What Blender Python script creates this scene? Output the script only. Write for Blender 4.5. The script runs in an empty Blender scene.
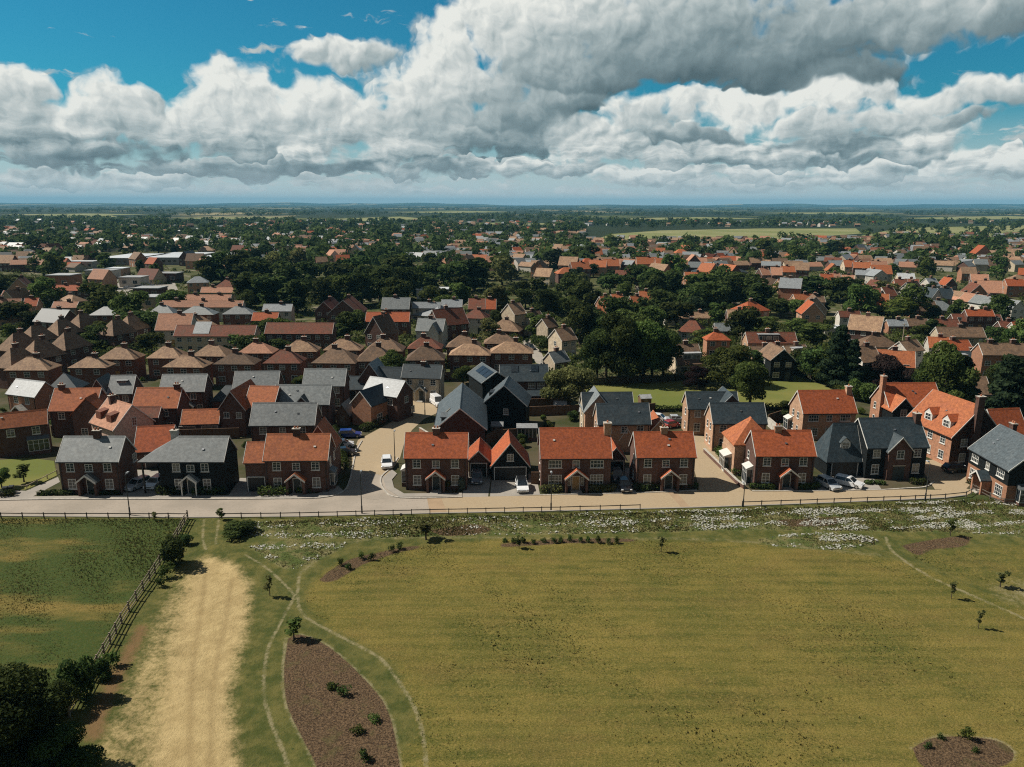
import bpy, bmesh, math, random
import numpy as np
from mathutils import Vector, Matrix, Euler
SC = bpy.context.scene
COL = SC.collection
R = math.radians
rng = random.Random(7)

# ------------------------------------------------------------------ camera
CAM_H, F_PX, PITCH, ROLL = 40.0, 750.0, 13.46, 0.17
CROT = Euler((R(90 - PITCH), 0, 0)).to_matrix() @ Matrix.Rotation(R(ROLL), 3, 'Z')
CINV = CROT.transposed()
CPOS = Vector((0, 0, CAM_H))
cam = bpy.data.cameras.new('camera'); cam.sensor_width = 36; cam.lens = F_PX / 1024 * 36
cam.clip_end = 60000; cam.clip_start = .5
camo = bpy.data.objects.new('camera', cam); COL.objects.link(camo)
camo.location = CPOS; camo.rotation_euler = CROT.to_euler(); SC.camera = camo

def P(px, py, z=0.0):
    "world point at height z seen at a pixel of the photograph"
    d = CROT @ Vector(((px - 512) / F_PX, -(py - 383.5) / F_PX, -1))
    return CPOS + d * ((z - CAM_H) / d.z)
def proj(p):
    q = CINV @ (Vector(p) - CPOS)
    return 512 + F_PX * q.x / -q.z, 383.5 - F_PX * q.y / -q.z
def ppm(p):
    "pixels per metre at a world point"
    return F_PX / -(CINV @ (Vector(p) - CPOS)).z

# ------------------------------------------------------------------ materials
def nodes_of(m):
    m.use_nodes = True
    nt = m.node_tree
    return nt, nt.nodes['Principled BSDF']
def N(nt, typ, **kw):
    n = nt.nodes.new(typ)
    for k, v in kw.items():
        if k in n.inputs: n.inputs[k].default_value = v
        else: setattr(n, k, v)
    return n
def L(nt, a, b): nt.links.new(a, b)
def mixc(nt, fac, a, b, mode='MIX'):
    n = nt.nodes.new('ShaderNodeMix'); n.data_type = 'RGBA'; n.blend_type = mode
    for sock, v in ((n.inputs[0], fac), (n.inputs[6], a), (n.inputs[7], b)):
        if hasattr(v, 'is_linked'): L(nt, v, sock)
        elif isinstance(v, (int, float)): sock.default_value = v
        else: sock.default_value = (*v, 1)
    return n.outputs[2]
def mth(nt, op, a, b=None, c=None, clamp=False):
    n = nt.nodes.new('ShaderNodeMath'); n.operation = op; n.use_clamp = clamp
    for i, v in enumerate((a, b, c)):
        if v is None: continue
        if hasattr(v, 'is_linked'): L(nt, v, n.inputs[i])
        else: n.inputs[i].default_value = v
    return n.outputs[0]
def ramp01(nt, v, lo, hi):
    n = nt.nodes.new('ShaderNodeMapRange'); n.interpolation_type = 'SMOOTHSTEP'
    L(nt, v, n.inputs[0]); n.inputs[1].default_value = lo; n.inputs[2].default_value = hi
    return n.outputs[0]
def noise(nt, vec, scale, detail=4, rough=.55, dist=0):
    n = N(nt, 'ShaderNodeTexNoise', Scale=scale, Detail=detail, Roughness=rough, Distortion=dist)
    if vec is not None: L(nt, vec, n.inputs['Vector'])
    return n.outputs['Fac']
def scaled(nt, vec, s):
    n = nt.nodes.new('ShaderNodeVectorMath'); n.operation = 'MULTIPLY'
    L(nt, vec, n.inputs[0]); n.inputs[1].default_value = s
    return n.outputs[0]
def bump(nt, b, h, strength=.4, dist=.05):
    n = N(nt, 'ShaderNodeBump', Strength=strength, Distance=dist)
    L(nt, h, n.inputs['Height']); L(nt, n.outputs[0], b.inputs['Normal'])

MATS = {}
def simple(name, c, rough=.7, spec=.3, metal=0, var=.12):
    if name in MATS: return MATS[name]
    m = bpy.data.materials.new(name); nt, b = nodes_of(m)
    b.inputs['Roughness'].default_value = rough; b.inputs['Specular IOR Level'].default_value = spec
    b.inputs['Metallic'].default_value = metal
    tc = nt.nodes.new('ShaderNodeTexCoord').outputs['Object']
    f = noise(nt, tc, 3.0, 5)
    c2 = tuple(max(0, v * (1 - 2 * var)) for v in c); c3 = tuple(min(1, v * (1 + 2 * var)) for v in c)
    L(nt, mixc(nt, ramp01(nt, f, .3, .7), c2, c3), b.inputs['Base Color'])
    MATS[name] = m; return m

def tiled(name, c1, c2, patch, w=.17, h=.1, mortar=None, rough=.8, spec=.3, bstr=.5, ps=.6, pf=.5, courses=.012, tint=.25, streak=.3):
    "brick or roof-tile courses on metre-scaled UVs, mottled, weathered, and tinted a little from house to house"
    if name in MATS: return MATS[name]
    m = bpy.data.materials.new(name); nt, b = nodes_of(m)
    b.inputs['Roughness'].default_value = rough; b.inputs['Specular IOR Level'].default_value = spec
    tc = nt.nodes.new('ShaderNodeTexCoord')
    uv, ob = tc.outputs['UV'], tc.outputs['Object']
    br = N(nt, 'ShaderNodeTexBrick', Scale=1.0)
    br.inputs['Brick Width'].default_value = w; br.inputs['Row Height'].default_value = h
    br.inputs['Mortar Size'].default_value = courses; br.inputs['Mortar Smooth'].default_value = .4
    br.inputs['Color1'].default_value = (*c1, 1); br.inputs['Color2'].default_value = (*c2, 1)
    mo = mortar or tuple(v * .45 for v in c1)
    br.inputs['Mortar'].default_value = (*mo, 1)
    L(nt, uv, br.inputs['Vector'])
    rnd = nt.nodes.new('ShaderNodeObjectInfo').outputs['Random']
    off = nt.nodes.new('ShaderNodeVectorMath'); off.operation = 'ADD'
    L(nt, ob, off.inputs[0]); cmb = nt.nodes.new('ShaderNodeCombineXYZ')
    L(nt, mth(nt, 'MULTIPLY', rnd, 90.0), cmb.inputs[0]); L(nt, cmb.outputs[0], off.inputs[1])
    f = noise(nt, off.outputs[0], ps, 6, .65)
    col = mixc(nt, mth(nt, 'MULTIPLY', ramp01(nt, f, .42, .72), pf), br.outputs['Color'], patch)
    f2 = noise(nt, scaled(nt, uv, (1, 5, 1)), 2.6, 4, .7)
    col = mixc(nt, streak, col, mixc(nt, f2, (.25, .25, .25), (1.7, 1.7, 1.7)), 'MULTIPLY')
    f3 = noise(nt, off.outputs[0], 2.4, 3, .7)
    col = mixc(nt, 1.0, col, mixc(nt, ramp01(nt, f3, .3, .7), (.74, .74, .74), (1.22, 1.22, 1.22)), 'MULTIPLY')
    hv = nt.nodes.new('ShaderNodeHueSaturation')
    L(nt, col, hv.inputs['Color'])
    L(nt, mth(nt, 'MULTIPLY_ADD', rnd, tint * 2, 1 - tint), hv.inputs['Value'])
    L(nt, hv.outputs[0], b.inputs['Base Color'])
    bump(nt, b, br.outputs['Fac'], -bstr, .02)
    MATS[name] = m; return m

def build_mats():
    T = tiled
    T('orange_tile', (.42, .105, .034), (.31, .075, .028), (.26, .07, .034), .17, .1, ps=.8, pf=.62, rough=.8, tint=.1, streak=.6)
    T('amber_tile', (.44, .145, .055), (.34, .105, .04), (.27, .085, .045), .17, .1, ps=.8, pf=.6, rough=.78, tint=.1, streak=.6)
    T('umber_tile', (.29, .185, .115), (.22, .14, .085), (.14, .085, .055), .25, .2, ps=.7, pf=.8, tint=.15, streak=.5)
    T('rust_tile', (.20, .066, .034), (.14, .045, .027), (.10, .058, .036), .25, .15, ps=.7, pf=.75, tint=.2, streak=.5)
    T('brown_tile', (.20, .125, .075), (.15, .092, .058), (.085, .058, .040), .25, .2, ps=.7, pf=.8, tint=.25, streak=.55)
    T('tan_tile', (.36, .235, .14), (.28, .17, .105), (.17, .10, .065), .25, .2, ps=.7, pf=.8, tint=.22, streak=.55)
    T('pink_tile', (.42, .21, .13), (.36, .18, .11), (.28, .15, .10), .25, .2, ps=.4, pf=.6, tint=.15)
    T('slate', (.165, .182, .182), (.130, .146, .148), (.21, .22, .21), .3, .2, rough=.5, spec=.55, ps=.9, pf=.6, bstr=.25, tint=.12, streak=.5)  # light grey tone has sun and sky sheen painted in
    T('dark_slate', (.036, .052, .061), (.027, .042, .051), (.06, .07, .072), .3, .2, rough=.55, spec=.35, ps=.9, pf=.55, bstr=.25, tint=.12, streak=.5)
    T('mid_slate', (.075, .094, .104), (.058, .075, .084), (.10, .115, .12), .3, .2, rough=.55, spec=.35, ps=.9, pf=.55, bstr=.25, tint=.08, streak=.5)
    T('pale_slate', (.27, .29, .30), (.23, .25, .26), (.20, .22, .23), .3, .2, rough=.5, spec=.4, bstr=.2, tint=.08, streak=.45)  # pale tone paints in the sun glare of two estate roofs
    T('red_brick', (.118, .050, .034), (.086, .037, .026), (.055, .03, .025), .225, .075, (.15, .11, .09), rough=.9, pf=.5, tint=.2)
    T('dark_brick', (.060, .030, .024), (.046, .024, .02), (.04, .025, .022), .225, .075, (.08, .06, .05), rough=.9, pf=.5, tint=.1)
    T('warm_brick', (.185, .066, .038), (.14, .05, .03), (.10, .045, .03), .225, .075, (.2, .15, .11), rough=.9, pf=.5, tint=.2)
    T('orange_brick', (.38, .16, .08), (.29, .115, .06), (.22, .10, .06), .225, .075, (.30, .22, .16), rough=.9, pf=.4, tint=.15)
    T('buff_brick', (.44, .25, .145), (.37, .20, .12), (.32, .18, .115), .225, .075, (.44, .33, .24), rough=.9, pf=.4, tint=.12)
    T('black_board', (.011, .014, .015), (.009, .011, .012), (.018, .02, .02), 3.0, .15, (.004, .005, .005), rough=.7, spec=.15, pf=.3, courses=.015, tint=.1)
    T('cream_render', (.47, .39, .28), (.45, .37, .27), (.36, .29, .22), 4, 4, (.45, .37, .28), rough=.9, pf=.4, courses=0, tint=.2)
    T('white_render', (.52, .49, .43), (.50, .47, .41), (.38, .35, .31), 4, 4, (.5, .47, .41), rough=.9, pf=.4, courses=0, tint=.2)
    T('pink_render', (.60, .42, .33), (.58, .40, .32), (.50, .34, .28), 4, 4, (.58, .4, .32), rough=.9, pf=.3, courses=0, tint=.08)
    T('felt_roof', (.30, .31, .31), (.26, .27, .28), (.20, .2, .2), 2, 1, rough=.8, pf=.5)
    T('metal_roof', (.55, .57, .57), (.50, .52, .53), (.42, .44, .45), 1, 6, rough=.45, spec=.5, pf=.4, tint=.15)
    T('fence_board', (.16, .095, .055), (.12, .07, .042), (.09, .06, .04), .15, 2.2, rough=.9, pf=.6)
    simple('white_paint', (.58, .57, .53), .45, .4, var=.04)
    simple('grey_paint', (.30, .32, .33), .5)
    simple('black_paint', (.012, .013, .014), .45, .4)
    simple('dark_door', (.035, .045, .045), .5)
    simple('wood_door', (.36, .22, .09), .5)
    simple('terracotta', (.38, .15, .08), .8)
    simple('lead', (.10, .11, .115), .5)
    simple('weathered_wood', (.20, .16, .12), .9)
    simple('dark_wood', (.11, .092, .074), .9)
    simple('pale_wood', (.40, .33, .24), .9)
    simple('steel', (.20, .21, .215), .45, .5, .6)
    simple('dark_steel', (.03, .034, .036), .5, .4)
    simple('rubber', (.012, .012, .012), .9)
    simple('alloy', (.45, .46, .47), .35, .5, .8)
    simple('headlamp', (.7, .72, .74), .12, .8)
    simple('tail_lamp', (.4, .02, .015), .2, .6)
    simple('bark', (.075, .058, .042), .95, var=.25)
    simple('stone', (.40, .37, .32), .9)
    simple('soil', (.075, .048, .032), .95, var=.3)
    simple('plate', (.70, .66, .42), .5)
    for nm, c in (('car_white', (.72, .73, .73)), ('car_silver', (.42, .44, .46)), ('car_black', (.012, .013, .015)), ('car_blue', (.008, .04, .22)), ('car_grey', (.12, .13, .14)), ('car_red', (.30, .02, .018))):
        m = simple(nm, c, .28, .6, var=.02)
        m.node_tree.nodes['Principled BSDF'].inputs['Coat Weight'].default_value = .6
        m.node_tree.nodes['Principled BSDF'].inputs['Coat Roughness'].default_value = .08
    g = simple('glass', (.022, .030, .036), .07, .7, var=.3)
    nt = g.node_tree; b = nt.nodes['Principled BSDF']      # some panes paler, for curtains and for painted-in reflection
    old = b.inputs['Base Color'].links[0].from_socket; rn = nt.nodes.new('ShaderNodeObjectInfo').outputs['Random']
    L(nt, mixc(nt, ramp01(nt, rn, .62, .95), old, (.20, .19, .165)), b.inputs['Base Color'])
    g = simple('solar', (.014, .020, .030), .22, .8, var=.2)
build_mats()

def leafmat(name, dark, light, rough=.85, trans=.4, upn=0.0):
    m = bpy.data.materials.new(name); nt, b = nodes_of(m)
    b.inputs['Roughness'].default_value = rough; b.inputs['Specular IOR Level'].default_value = .06
    at = N(nt, 'ShaderNodeAttribute', attribute_name='tint').outputs['Fac']
    rnd = nt.nodes.new('ShaderNodeObjectInfo').outputs['Random']
    col = mixc(nt, at, dark, light)
    hv = nt.nodes.new('ShaderNodeHueSaturation'); L(nt, col, hv.inputs['Color'])
    L(nt, mth(nt, 'MULTIPLY_ADD', rnd, .05, .475), hv.inputs['Hue'])
    L(nt, mth(nt, 'MULTIPLY_ADD', rnd, .7, .65), hv.inputs['Value'])
    L(nt, hv.outputs[0], b.inputs['Base Color'])
    tr = nt.nodes.new('ShaderNodeBsdfTranslucent'); L(nt, hv.outputs[0], tr.inputs[0])
    if upn:      # short grass stands so thick that it takes the light like the turf it forms
        ge = nt.nodes.new('ShaderNodeNewGeometry').outputs['Normal']; vm = nt.nodes.new('ShaderNodeVectorMath'); vm.operation = 'MULTIPLY_ADD'
        L(nt, ge, vm.inputs[0]); vm.inputs[1].default_value = (1-upn,)*3; vm.inputs[2].default_value = (0, 0, upn)
        nn = nt.nodes.new('ShaderNodeVectorMath'); nn.operation = 'NORMALIZE'; L(nt, vm.outputs[0], nn.inputs[0]); L(nt, nn.outputs[0], b.inputs['Normal'])
    mx = nt.nodes.new('ShaderNodeMixShader'); mx.inputs[0].default_value = trans
    L(nt, b.outputs[0], mx.inputs[1]); L(nt, tr.outputs[0], mx.inputs[2])
    L(nt, mx.outputs[0], nt.nodes['Material Output'].inputs['Surface'])
    MATS[name] = m; return m
leafmat('leaf_dark', (.016, .029, .009), (.088, .120, .034))
leafmat('leaf_mid', (.028, .050, .012), (.122, .158, .042))
leafmat('leaf_olive', (.05, .06, .02), (.18, .175, .065))
leafmat('leaf_bright', (.05, .085, .02), (.15, .19, .04))
leafmat('leaf_pale', (.16, .18, .08), (.42, .43, .25))
leafmat('leaf_conifer', (.010, .021, .012), (.046, .068, .030))
leafmat('leaf_purple', (.016, .010, .011), (.040, .024, .022))
leafmat('leaf_silver', (.06, .08, .06), (.17, .20, .15))

# ------------------------------------------------------------------ mesh builder
class MB:
    def __init__(s): s.v, s.f, s.m = [], [], []
    def poly(s, pts, mi=0):
        n = len(s.v); s.v += [tuple(p) for p in pts]; s.f.append(tuple(range(n, n + len(pts)))); s.m.append(mi)
    def solid(s, verts, faces, mi=0):
        n = len(s.v); s.v += [tuple(p) for p in verts]
        for f in faces: s.f.append(tuple(n + i for i in f)); s.m.append(mi)
        return s
    def box(s, x0, y0, z0, x1, y1, z1, mi=0):
        return s.solid([(x0,y0,z0),(x1,y0,z0),(x1,y1,z0),(x0,y1,z0),(x0,y0,z1),(x1,y0,z1),(x1,y1,z1),(x0,y1,z1)],
            [(0,3,2,1),(4,5,6,7),(0,1,5,4),(1,2,6,5),(2,3,7,6),(3,0,4,7)], mi)
    def prism(s, prof, axis, lo, hi, mi=0, caps=True):
        k = len(prof)
        def at(a, b, t): return (t, a, b) if axis == 'x' else (a, t, b) if axis == 'y' else (a, b, t)
        v = [at(a, b, lo) for a, b in prof] + [at(a, b, hi) for a, b in prof]
        f = [(i, (i + 1) % k, k + (i + 1) % k, k + i) for i in range(k)]
        if caps: f += [tuple(range(k - 1, -1, -1)), tuple(range(k, 2 * k))]
        return s.solid(v, f, mi)
    def tube(s, a, b, r0, r1=None, n=8, mi=0):
        r1 = r0 if r1 is None else r1
        a, b = Vector(a), Vector(b); d = (b - a).normalized()
        u = d.orthogonal().normalized(); w = d.cross(u)
        v = []
        for p, r in ((a, r0), (b, r1)):
            v += [p + (u * math.cos(2*math.pi*i/n) + w * math.sin(2*math.pi*i/n)) * r for i in range(n)]
        f = [(i, (i+1) % n, n + (i+1) % n, n + i) for i in range(n)] + [tuple(range(n-1, -1, -1)), tuple(range(n, 2*n))]
        return s.solid(v, f, mi)
    def build(s, name, mats, parent=None, smooth=False, swap=False, bevel=0):
        me = bpy.data.meshes.new(name)
        vv = [(y, x, z) for x, y, z in s.v] if swap else s.v
        me.from_pydata(vv, [], s.f)
        bm = bmesh.new(); bm.from_mesh(me)
        bmesh.ops.recalc_face_normals(bm, faces=bm.faces)
        if bevel:
            bmesh.ops.bevel(bm, geom=[e for e in bm.edges if e.is_manifold and e.calc_face_angle(0) > .5], offset=bevel, segments=2, affect='EDGES', profile=.6)
        uvl = bm.loops.layers.uv.new('UVMap')
        bm.normal_update()
        for f in bm.faces:
            n = f.normal
            u = Vector((1, 0, 0)) if abs(n.z) > .999 else Vector((-n.y, n.x, 0)).normalized()
            v = n.cross(u)
            for l in f.loops: l[uvl].uv = (l.vert.co.dot(u), l.vert.co.dot(v))
            f.smooth = smooth
        bm.to_mesh(me); bm.free()
        if isinstance(mats, str): mats = [mats]
        for m in mats: me.materials.append(MATS[m])
        if len(mats) > 1 and not bevel:
            for p, mi in zip(me.polygons, s.m): p.material_index = mi
        return link(name, me, parent)
def link(name, me, parent=None):
    o = bpy.data.objects.new(name, me); COL.objects.link(o)
    if parent is not None: o.parent = parent
    return o
def tag(o, label=None, cat=None, group=None, kind=None):
    if label: o['label'] = label
    if cat: o['category'] = cat
    if group: o['group'] = group
    if kind: o['kind'] = kind
    return o
def thing(name, label, cat, loc=(0, 0, 0), rz=0, group=None):
    o = bpy.data.objects.new(name, None); COL.objects.link(o)
    o.empty_display_size = .5; o.location = loc; o.rotation_euler = (0, 0, rz)
    return tag(o, label, cat, group)
KIDS = {}
def kids(o):
    return [c for c in o.children]
def copy_tree(o, parent=None):
    c = o.copy(); COL.objects.link(c)
    if parent is not None: c.parent = parent
    for ch in kids(o): copy_tree(ch, c)
    return c
ORD = 'first second third fourth fifth sixth seventh eighth ninth tenth eleventh twelfth thirteenth fourteenth fifteenth sixteenth seventeenth eighteenth nineteenth twentieth'.split()
def ordinal(i):
    if i < 20: return ORD[i]
    t = ['twenty', 'thirty', 'forty', 'fifty', 'sixty', 'seventy', 'eighty', 'ninety'][(i + 1) // 10 - 2]
    r = (i + 1) % 10
    return t + '-' + ORD[r - 1] if r else t.replace('ty', 'tieth')
# ------------------------------------------------------------------ house kit
WCACHE = {}
def win_meshes(w, h, nx, ny, sill):
    key = (round(w, 2), round(h, 2), nx, ny, sill)
    if key not in WCACHE:
        f = MB(); t, e = .085, .0
        f.box(-w/2, -.06, 0, -w/2+t, .03, h); f.box(w/2-t, -.06, 0, w/2, .03, h)
        f.box(-w/2+t, -.06, 0, w/2-t, .03, t); f.box(-w/2+t, -.06, h-t, w/2-t, .03, h)
        for i in range(1, nx):
            x = -w/2 + w * i / nx; f.box(x-.03, -.055, t, x+.03, .02, h-t)
        for j in range(1, ny):
            z = h * j / ny; q = .045 if j * 2 == ny or ny == 2 else .022
            f.box(-w/2+t, -.05, z-q, w/2-t, .015, z+q)
        if sill: f.box(-w/2-.08, -.13, -.09, w/2+.08, .02, -.003)
        fo = f.build('window', 'white_paint'); fm = fo.data; bpy.data.objects.remove(fo)
        p = MB(); p.box(-w/2+.04, -.03, .04, w/2-.04, .02, h-.04)
        po = p.build('pane', 'glass'); pm = po.data; bpy.data.objects.remove(po)
        WCACHE[key] = (fm, pm)
    return WCACHE[key]
FACE = {'F': 0, 'L': -90, 'R': 90, 'B': 180}
def window(root, x, y, z, face='F', w=1.15, h=1.25, nx=2, ny=3, sill=True, name='window', flat=False):
    fm, pm = win_meshes(w, h, nx, ny, sill)
    o = link(name, fm, root); o.location = (x, y, z); o.rotation_euler = (0, 0, R(FACE[face]))
    if flat:
        p = link('pane', pm, root); p.location = o.location; p.rotation_euler = o.rotation_euler
    else: link('pane', pm, o)
    return o

def block(root, x0, x1, y0, y1, ze, rise, axis='x', wm='red_brick', rm='orange_tile', hipL=0, hipR=0, barge='white_paint',
          oh=.3, ohg=.16, z0=-.15, wa=None, upper=None, gut=True, cap=True, zsplit=2.75):
    sw = axis == 'y'
    a0, a1, c0, c1 = (y0, y1, x0, x1) if sw else (x0, x1, y0, y1)
    cm, half = (c0 + c1) / 2, (c1 - c0) / 2
    sl = rise / half; zb, zr, t = ze - oh * sl + .02, ze + rise + .02, .15
    w0, w1 = wa or (a0, a1)
    gable = not (hipL or hipR)
    if gable:
        def wl(name, za, m, g):
            b = MB(); b.prism([(c0-g, za), (c1+g, za), (c1+g, ze-g*sl), (cm, ze+rise), (c0-g, ze-g*sl)], 'x', w0-g, w1+g)
            b.build(name, m, root, swap=sw)
        if upper:
            b = MB(); b.box(w0, c0, z0, w1, c1, zsplit); b.build('wall', wm, root, swap=sw)
            wl('upper_wall', zsplit - .002, upper, .04)
        else: wl('wall', z0, wm, 0)
    else:
        b = MB(); b.box(w0, c0, z0, w1, c1, ze); b.build('wall', wm, root, swap=sw)
        for h, lo, hi in ((hipL, a0, a0+.25), (hipR, a1-.25, a1)):
            if not h and wa is None or not h and (lo >= w0 - .01 or hi <= w1 + .01):
                b = MB(); b.prism([(c0, ze-.001), (c1, ze-.001), (cm, ze+rise)], 'x', lo, hi); b.build('gable', upper or wm, root, swap=sw)
    r = MB()
    if gable:
        r.prism([(c0-oh, zb), (cm, zr), (c1+oh, zb), (c1+oh, zb+t), (cm, zr+t), (c0-oh, zb+t)], 'x', a0-ohg, a1+ohg)
    else:
        al, ar = (a0-oh if hipL else a0+.03), (a1+oh if hipR else a1-.03)
        rl, rr = (a0+hipL if hipL else al), (a1-hipR if hipR else ar)
        f = .14
        r.solid([(al, c0-oh, zb), (ar, c0-oh, zb), (ar, c1+oh, zb), (al, c1+oh, zb), (al, c0-oh, zb+f), (ar, c0-oh, zb+f), (ar, c1+oh, zb+f), (al, c1+oh, zb+f),
                 (rl, cm, zr+t), (rr, cm, zr+t)],
                [(0, 3, 2, 1), (0, 1, 5, 4), (1, 2, 6, 5), (2, 3, 7, 6), (3, 0, 4, 7), (4, 5, 9, 8), (5, 6, 9), (6, 7, 8, 9), (7, 4, 8)])
    ro = r.build('roof', rm, root, swap=sw)
    if cap:
        q = MB(); l, rr2 = (a0+hipL if hipL else a0-ohg), (a1-hipR if hipR else a1+ohg)
        q.prism([(cm-.16, zr+t-.14*sl*1.0), (cm+.16, zr+t-.14*sl), (cm, zr+t+.07)], 'x', l, rr2)
        q.build('ridge_cap', rm, ro, swap=sw)
    if barge:
        for h, a in ((hipL, a0-ohg), (hipR, a1+ohg)):
            if h: continue
            s = -1 if a < (a0+a1)/2 else 1
            if not gable: a = a0 if s < 0 else a1
            b = MB(); d = .03
            b.prism([(c0-oh-.01, zb-.03), (cm, zr-.03), (c1+oh+.01, zb-.03), (c1+oh+.01, zb+t+d), (cm, zr+t+d), (c0-oh-.01, zb+t+d)], 'x', *sorted((a+s*.003, a+s*.06)))
            b.build('bargeboard', barge, root, swap=sw)
    if gut:
        for c, s in ((c0-oh, -1), (c1+oh, 1)):
            b = MB(); b.box(a0, min(c, c+s*.1)+ (0.004*s if s>0 else 0) - (0.004 if s<0 else 0), zb+.0, a1, max(c, c+s*.1)+.004*s, zb+.1)
            b.build('gutter', 'black_paint', root, swap=sw)
    return ro

def chimney(root, x, y, zt, w=.95, d=.6, zb=0, mat='red_brick', pots=2, along='x', taper=None):
    if along == 'y': w, d = d, w
    b = MB(); b.box(x-w/2, y-d/2, zb, x+w/2, y+d/2, zt-.25); b.box(x-w/2-.06, y-d/2-.06, zt-.25, x+w/2+.06, y+d/2+.06, zt)
    if taper: b.box(x-w/2-.25, y-d/2-.05, zb-.1, x+w/2+.25, y+d/2+.05, taper)
    c = b.build('chimney', mat, root)
    for i in range(pots):
        o = (i - (pots-1)/2) * .42
        px, py = (x+o, y) if along == 'x' else (x, y+o)
        q = MB(); q.tube((px, py, zt), (px, py, zt+.38), .14, .11); q.build('chimney_pot', 'terracotta', c)
    f = MB(); f.box(x-w/2-.1, y-d/2-.1, zt+.002, x+w/2+.1, y+d/2+.1, zt+.06); f.build('capping', 'stone', c)

def porch(root, x, y=0, w=2.3, d=1.15, h=2.25, wm='red_brick', rm='orange_tile', posts=False, door='dark_door'):
    q = MB(); rs, t, o = w/2*.8, .12, .28
    zb = h - o*.8
    q.prism([(x-w/2-o, zb), (x, h+rs), (x+w/2+o, zb), (x+w/2+o, zb+t), (x, h+rs+t), (x-w/2-o, zb+t)], 'y', y-d-.25, y-.002)
    p = q.build('porch', rm, root)
    for s in (-1, 1):
        b = MB()
        if posts:
            b.box(x+s*w/2-.07, y-d, 0, x+s*w/2+.07, y-d+.14, h); b.build('post', 'white_paint', p)
            b = MB(); b.box(x+s*w/2-.06, y-d+.142, h-.16, x+s*w/2+.06, y, h); b.build('beam', 'white_paint', p)
        else:
            b.box(x+s*w/2-.16, y-d, -.1, x+s*w/2+.16, y, h); b.build('side_wall', wm, p)
    f = MB(); f.prism([(x-w/2-o, zb-.1), (x, h+rs-.12), (x+w/2+o, zb-.1), (x+w/2+o, zb+t+.02), (x, h+rs+t+.03), (x-w/2-o, zb+t+.02)], 'y', y-d-.32, y-d-.253)
    f.build('bargeboard', 'white_paint', p)
    g = MB(); g.box(x-.5, y-.07, 0, x+.5, y+.02, 2.08)
    dd = g.build('door', door, root)
    k = MB(); k.box(x+.34, y-.13, 1.0, x+.42, y-.071, 1.08); k.build('handle', 'alloy', dd)
    fr = MB(); fr.box(x-.6, y-.09, 0, x-.503, y+.02, 2.2); fr.box(x+.503, y-.09, 0, x+.6, y+.02, 2.2); fr.box(x-.503, y-.09, 2.083, x+.503, y+.02, 2.2)
    fr.build('door_frame', 'white_paint', dd)
    s = MB(); s.box(x-.8, y-d-.3, -.1, x+.8, y-.1, .08); s.build('doorstep', 'stone', root)

def garage_door(root, x, y, w, h=2.15, mat='black_paint'):
    b = MB()
    n = 6
    for i in range(n): b.box(x-w/2, y-.06+.012*(i % 2), h*i/n+.004, x+w/2, y+.02, h*(i+1)/n)
    d = b.build('garage_door', mat, root)
    f = MB(); f.box(x-w/2-.12, y-.1, 0, x-w/2-.003, y+.02, h+.12); f.box(x+w/2+.003, y-.1, 0, x+w/2+.12, y+.02, h+.12); f.box(x-w/2-.003, y-.1, h+.004, x+w/2+.003, y+.02, h+.12)
    f.build('door_frame', 'white_paint', d)

def bay(root, face, x, y, w=2.2, d=.8, z=0, h=2.5, lid='lead', sillh=.6):
    "projecting bay window; local -y is outward"
    b = MB()
    b.box(-w/2, -d, z+sillh, w/2, .02, z+sillh+.08); b.box(-w/2, -d, z+h-.12, w/2, .02, z+h)
    nb = max(2, round(w/.75))
    for i in range(nb+1):
        xx = -w/2 + (w-.08) * i/nb; b.box(xx, -d, z+sillh+.08, xx+.08, -d+.08, z+h-.12)
    for s in (-w/2, w/2-.08): b.box(s, -.1, z+sillh+.08, s+.08, .0, z+h-.12)
    b.box(-w/2, -d+.004, z+h*.72, w/2, -d+.05, z+h*.72+.05)
    o = b.build('bay_window', 'white_paint', root)
    p = MB(); p.box(-w/2+.03, -d+.03, z+sillh+.04, w/2-.03, 0, z+h-.1); p.build('pane', 'glass', o)
    q = MB(); q.box(-w/2+.02, -d+.02, z-.1, w/2-.02, .0, z+sillh-.003); q.build('plinth', 'white_paint' if sillh < .3 else 'red_brick', o)
    l = MB(); l.prism([(-d-.12, z+h+.003), (.0, z+h+.003), (.0, z+h+.55), (-d-.12, z+h+.08)], 'x', -w/2-.1, w/2+.1); l.build('bay_roof', lid, o)
    o.location = (x, y, 0); o.rotation_euler = (0, 0, R(FACE[face]))

def dormer(root, x, y, z, w=1.5, h=1.35, back=2.2, rm='orange_tile', cheeks='lead', face='white_paint', out=1):
    "gabled dormer standing on a front slope: front at y, running back"
    b = MB(); rs = w/2*.95
    b.prism([(x-w/2, z), (x+w/2, z), (x+w/2, z+h), (x, z+h+rs), (x-w/2, z+h)], 'y', y, y+back)
    o = b.build('dormer', [cheeks], root)
    q = MB(); t, e = .1, .15
    q.prism([(x-w/2-e, z+h-e*.95+.01), (x, z+h+rs+.01), (x+w/2+e, z+h-e*.95+.01), (x+w/2+e, z+h-e*.95+t), (x, z+h+rs+t), (x-w/2-e, z+h-e*.95+t)], 'y', y-.15, y+back+.6)
    q.build('dormer_roof', rm, o)
    f = MB(); f.prism([(x-w/2-.01, z), (x+w/2+.01, z), (x+w/2+.01, z+h), (x, z+h+rs-.02), (x-w/2-.01, z+h)], 'y', y-.05, y-.003); f.build('dormer_face', face, o)
    window(o, x, y-.055, z+.15, 'F', w*.72, h*.85, 2, 2, False, flat=True)

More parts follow.
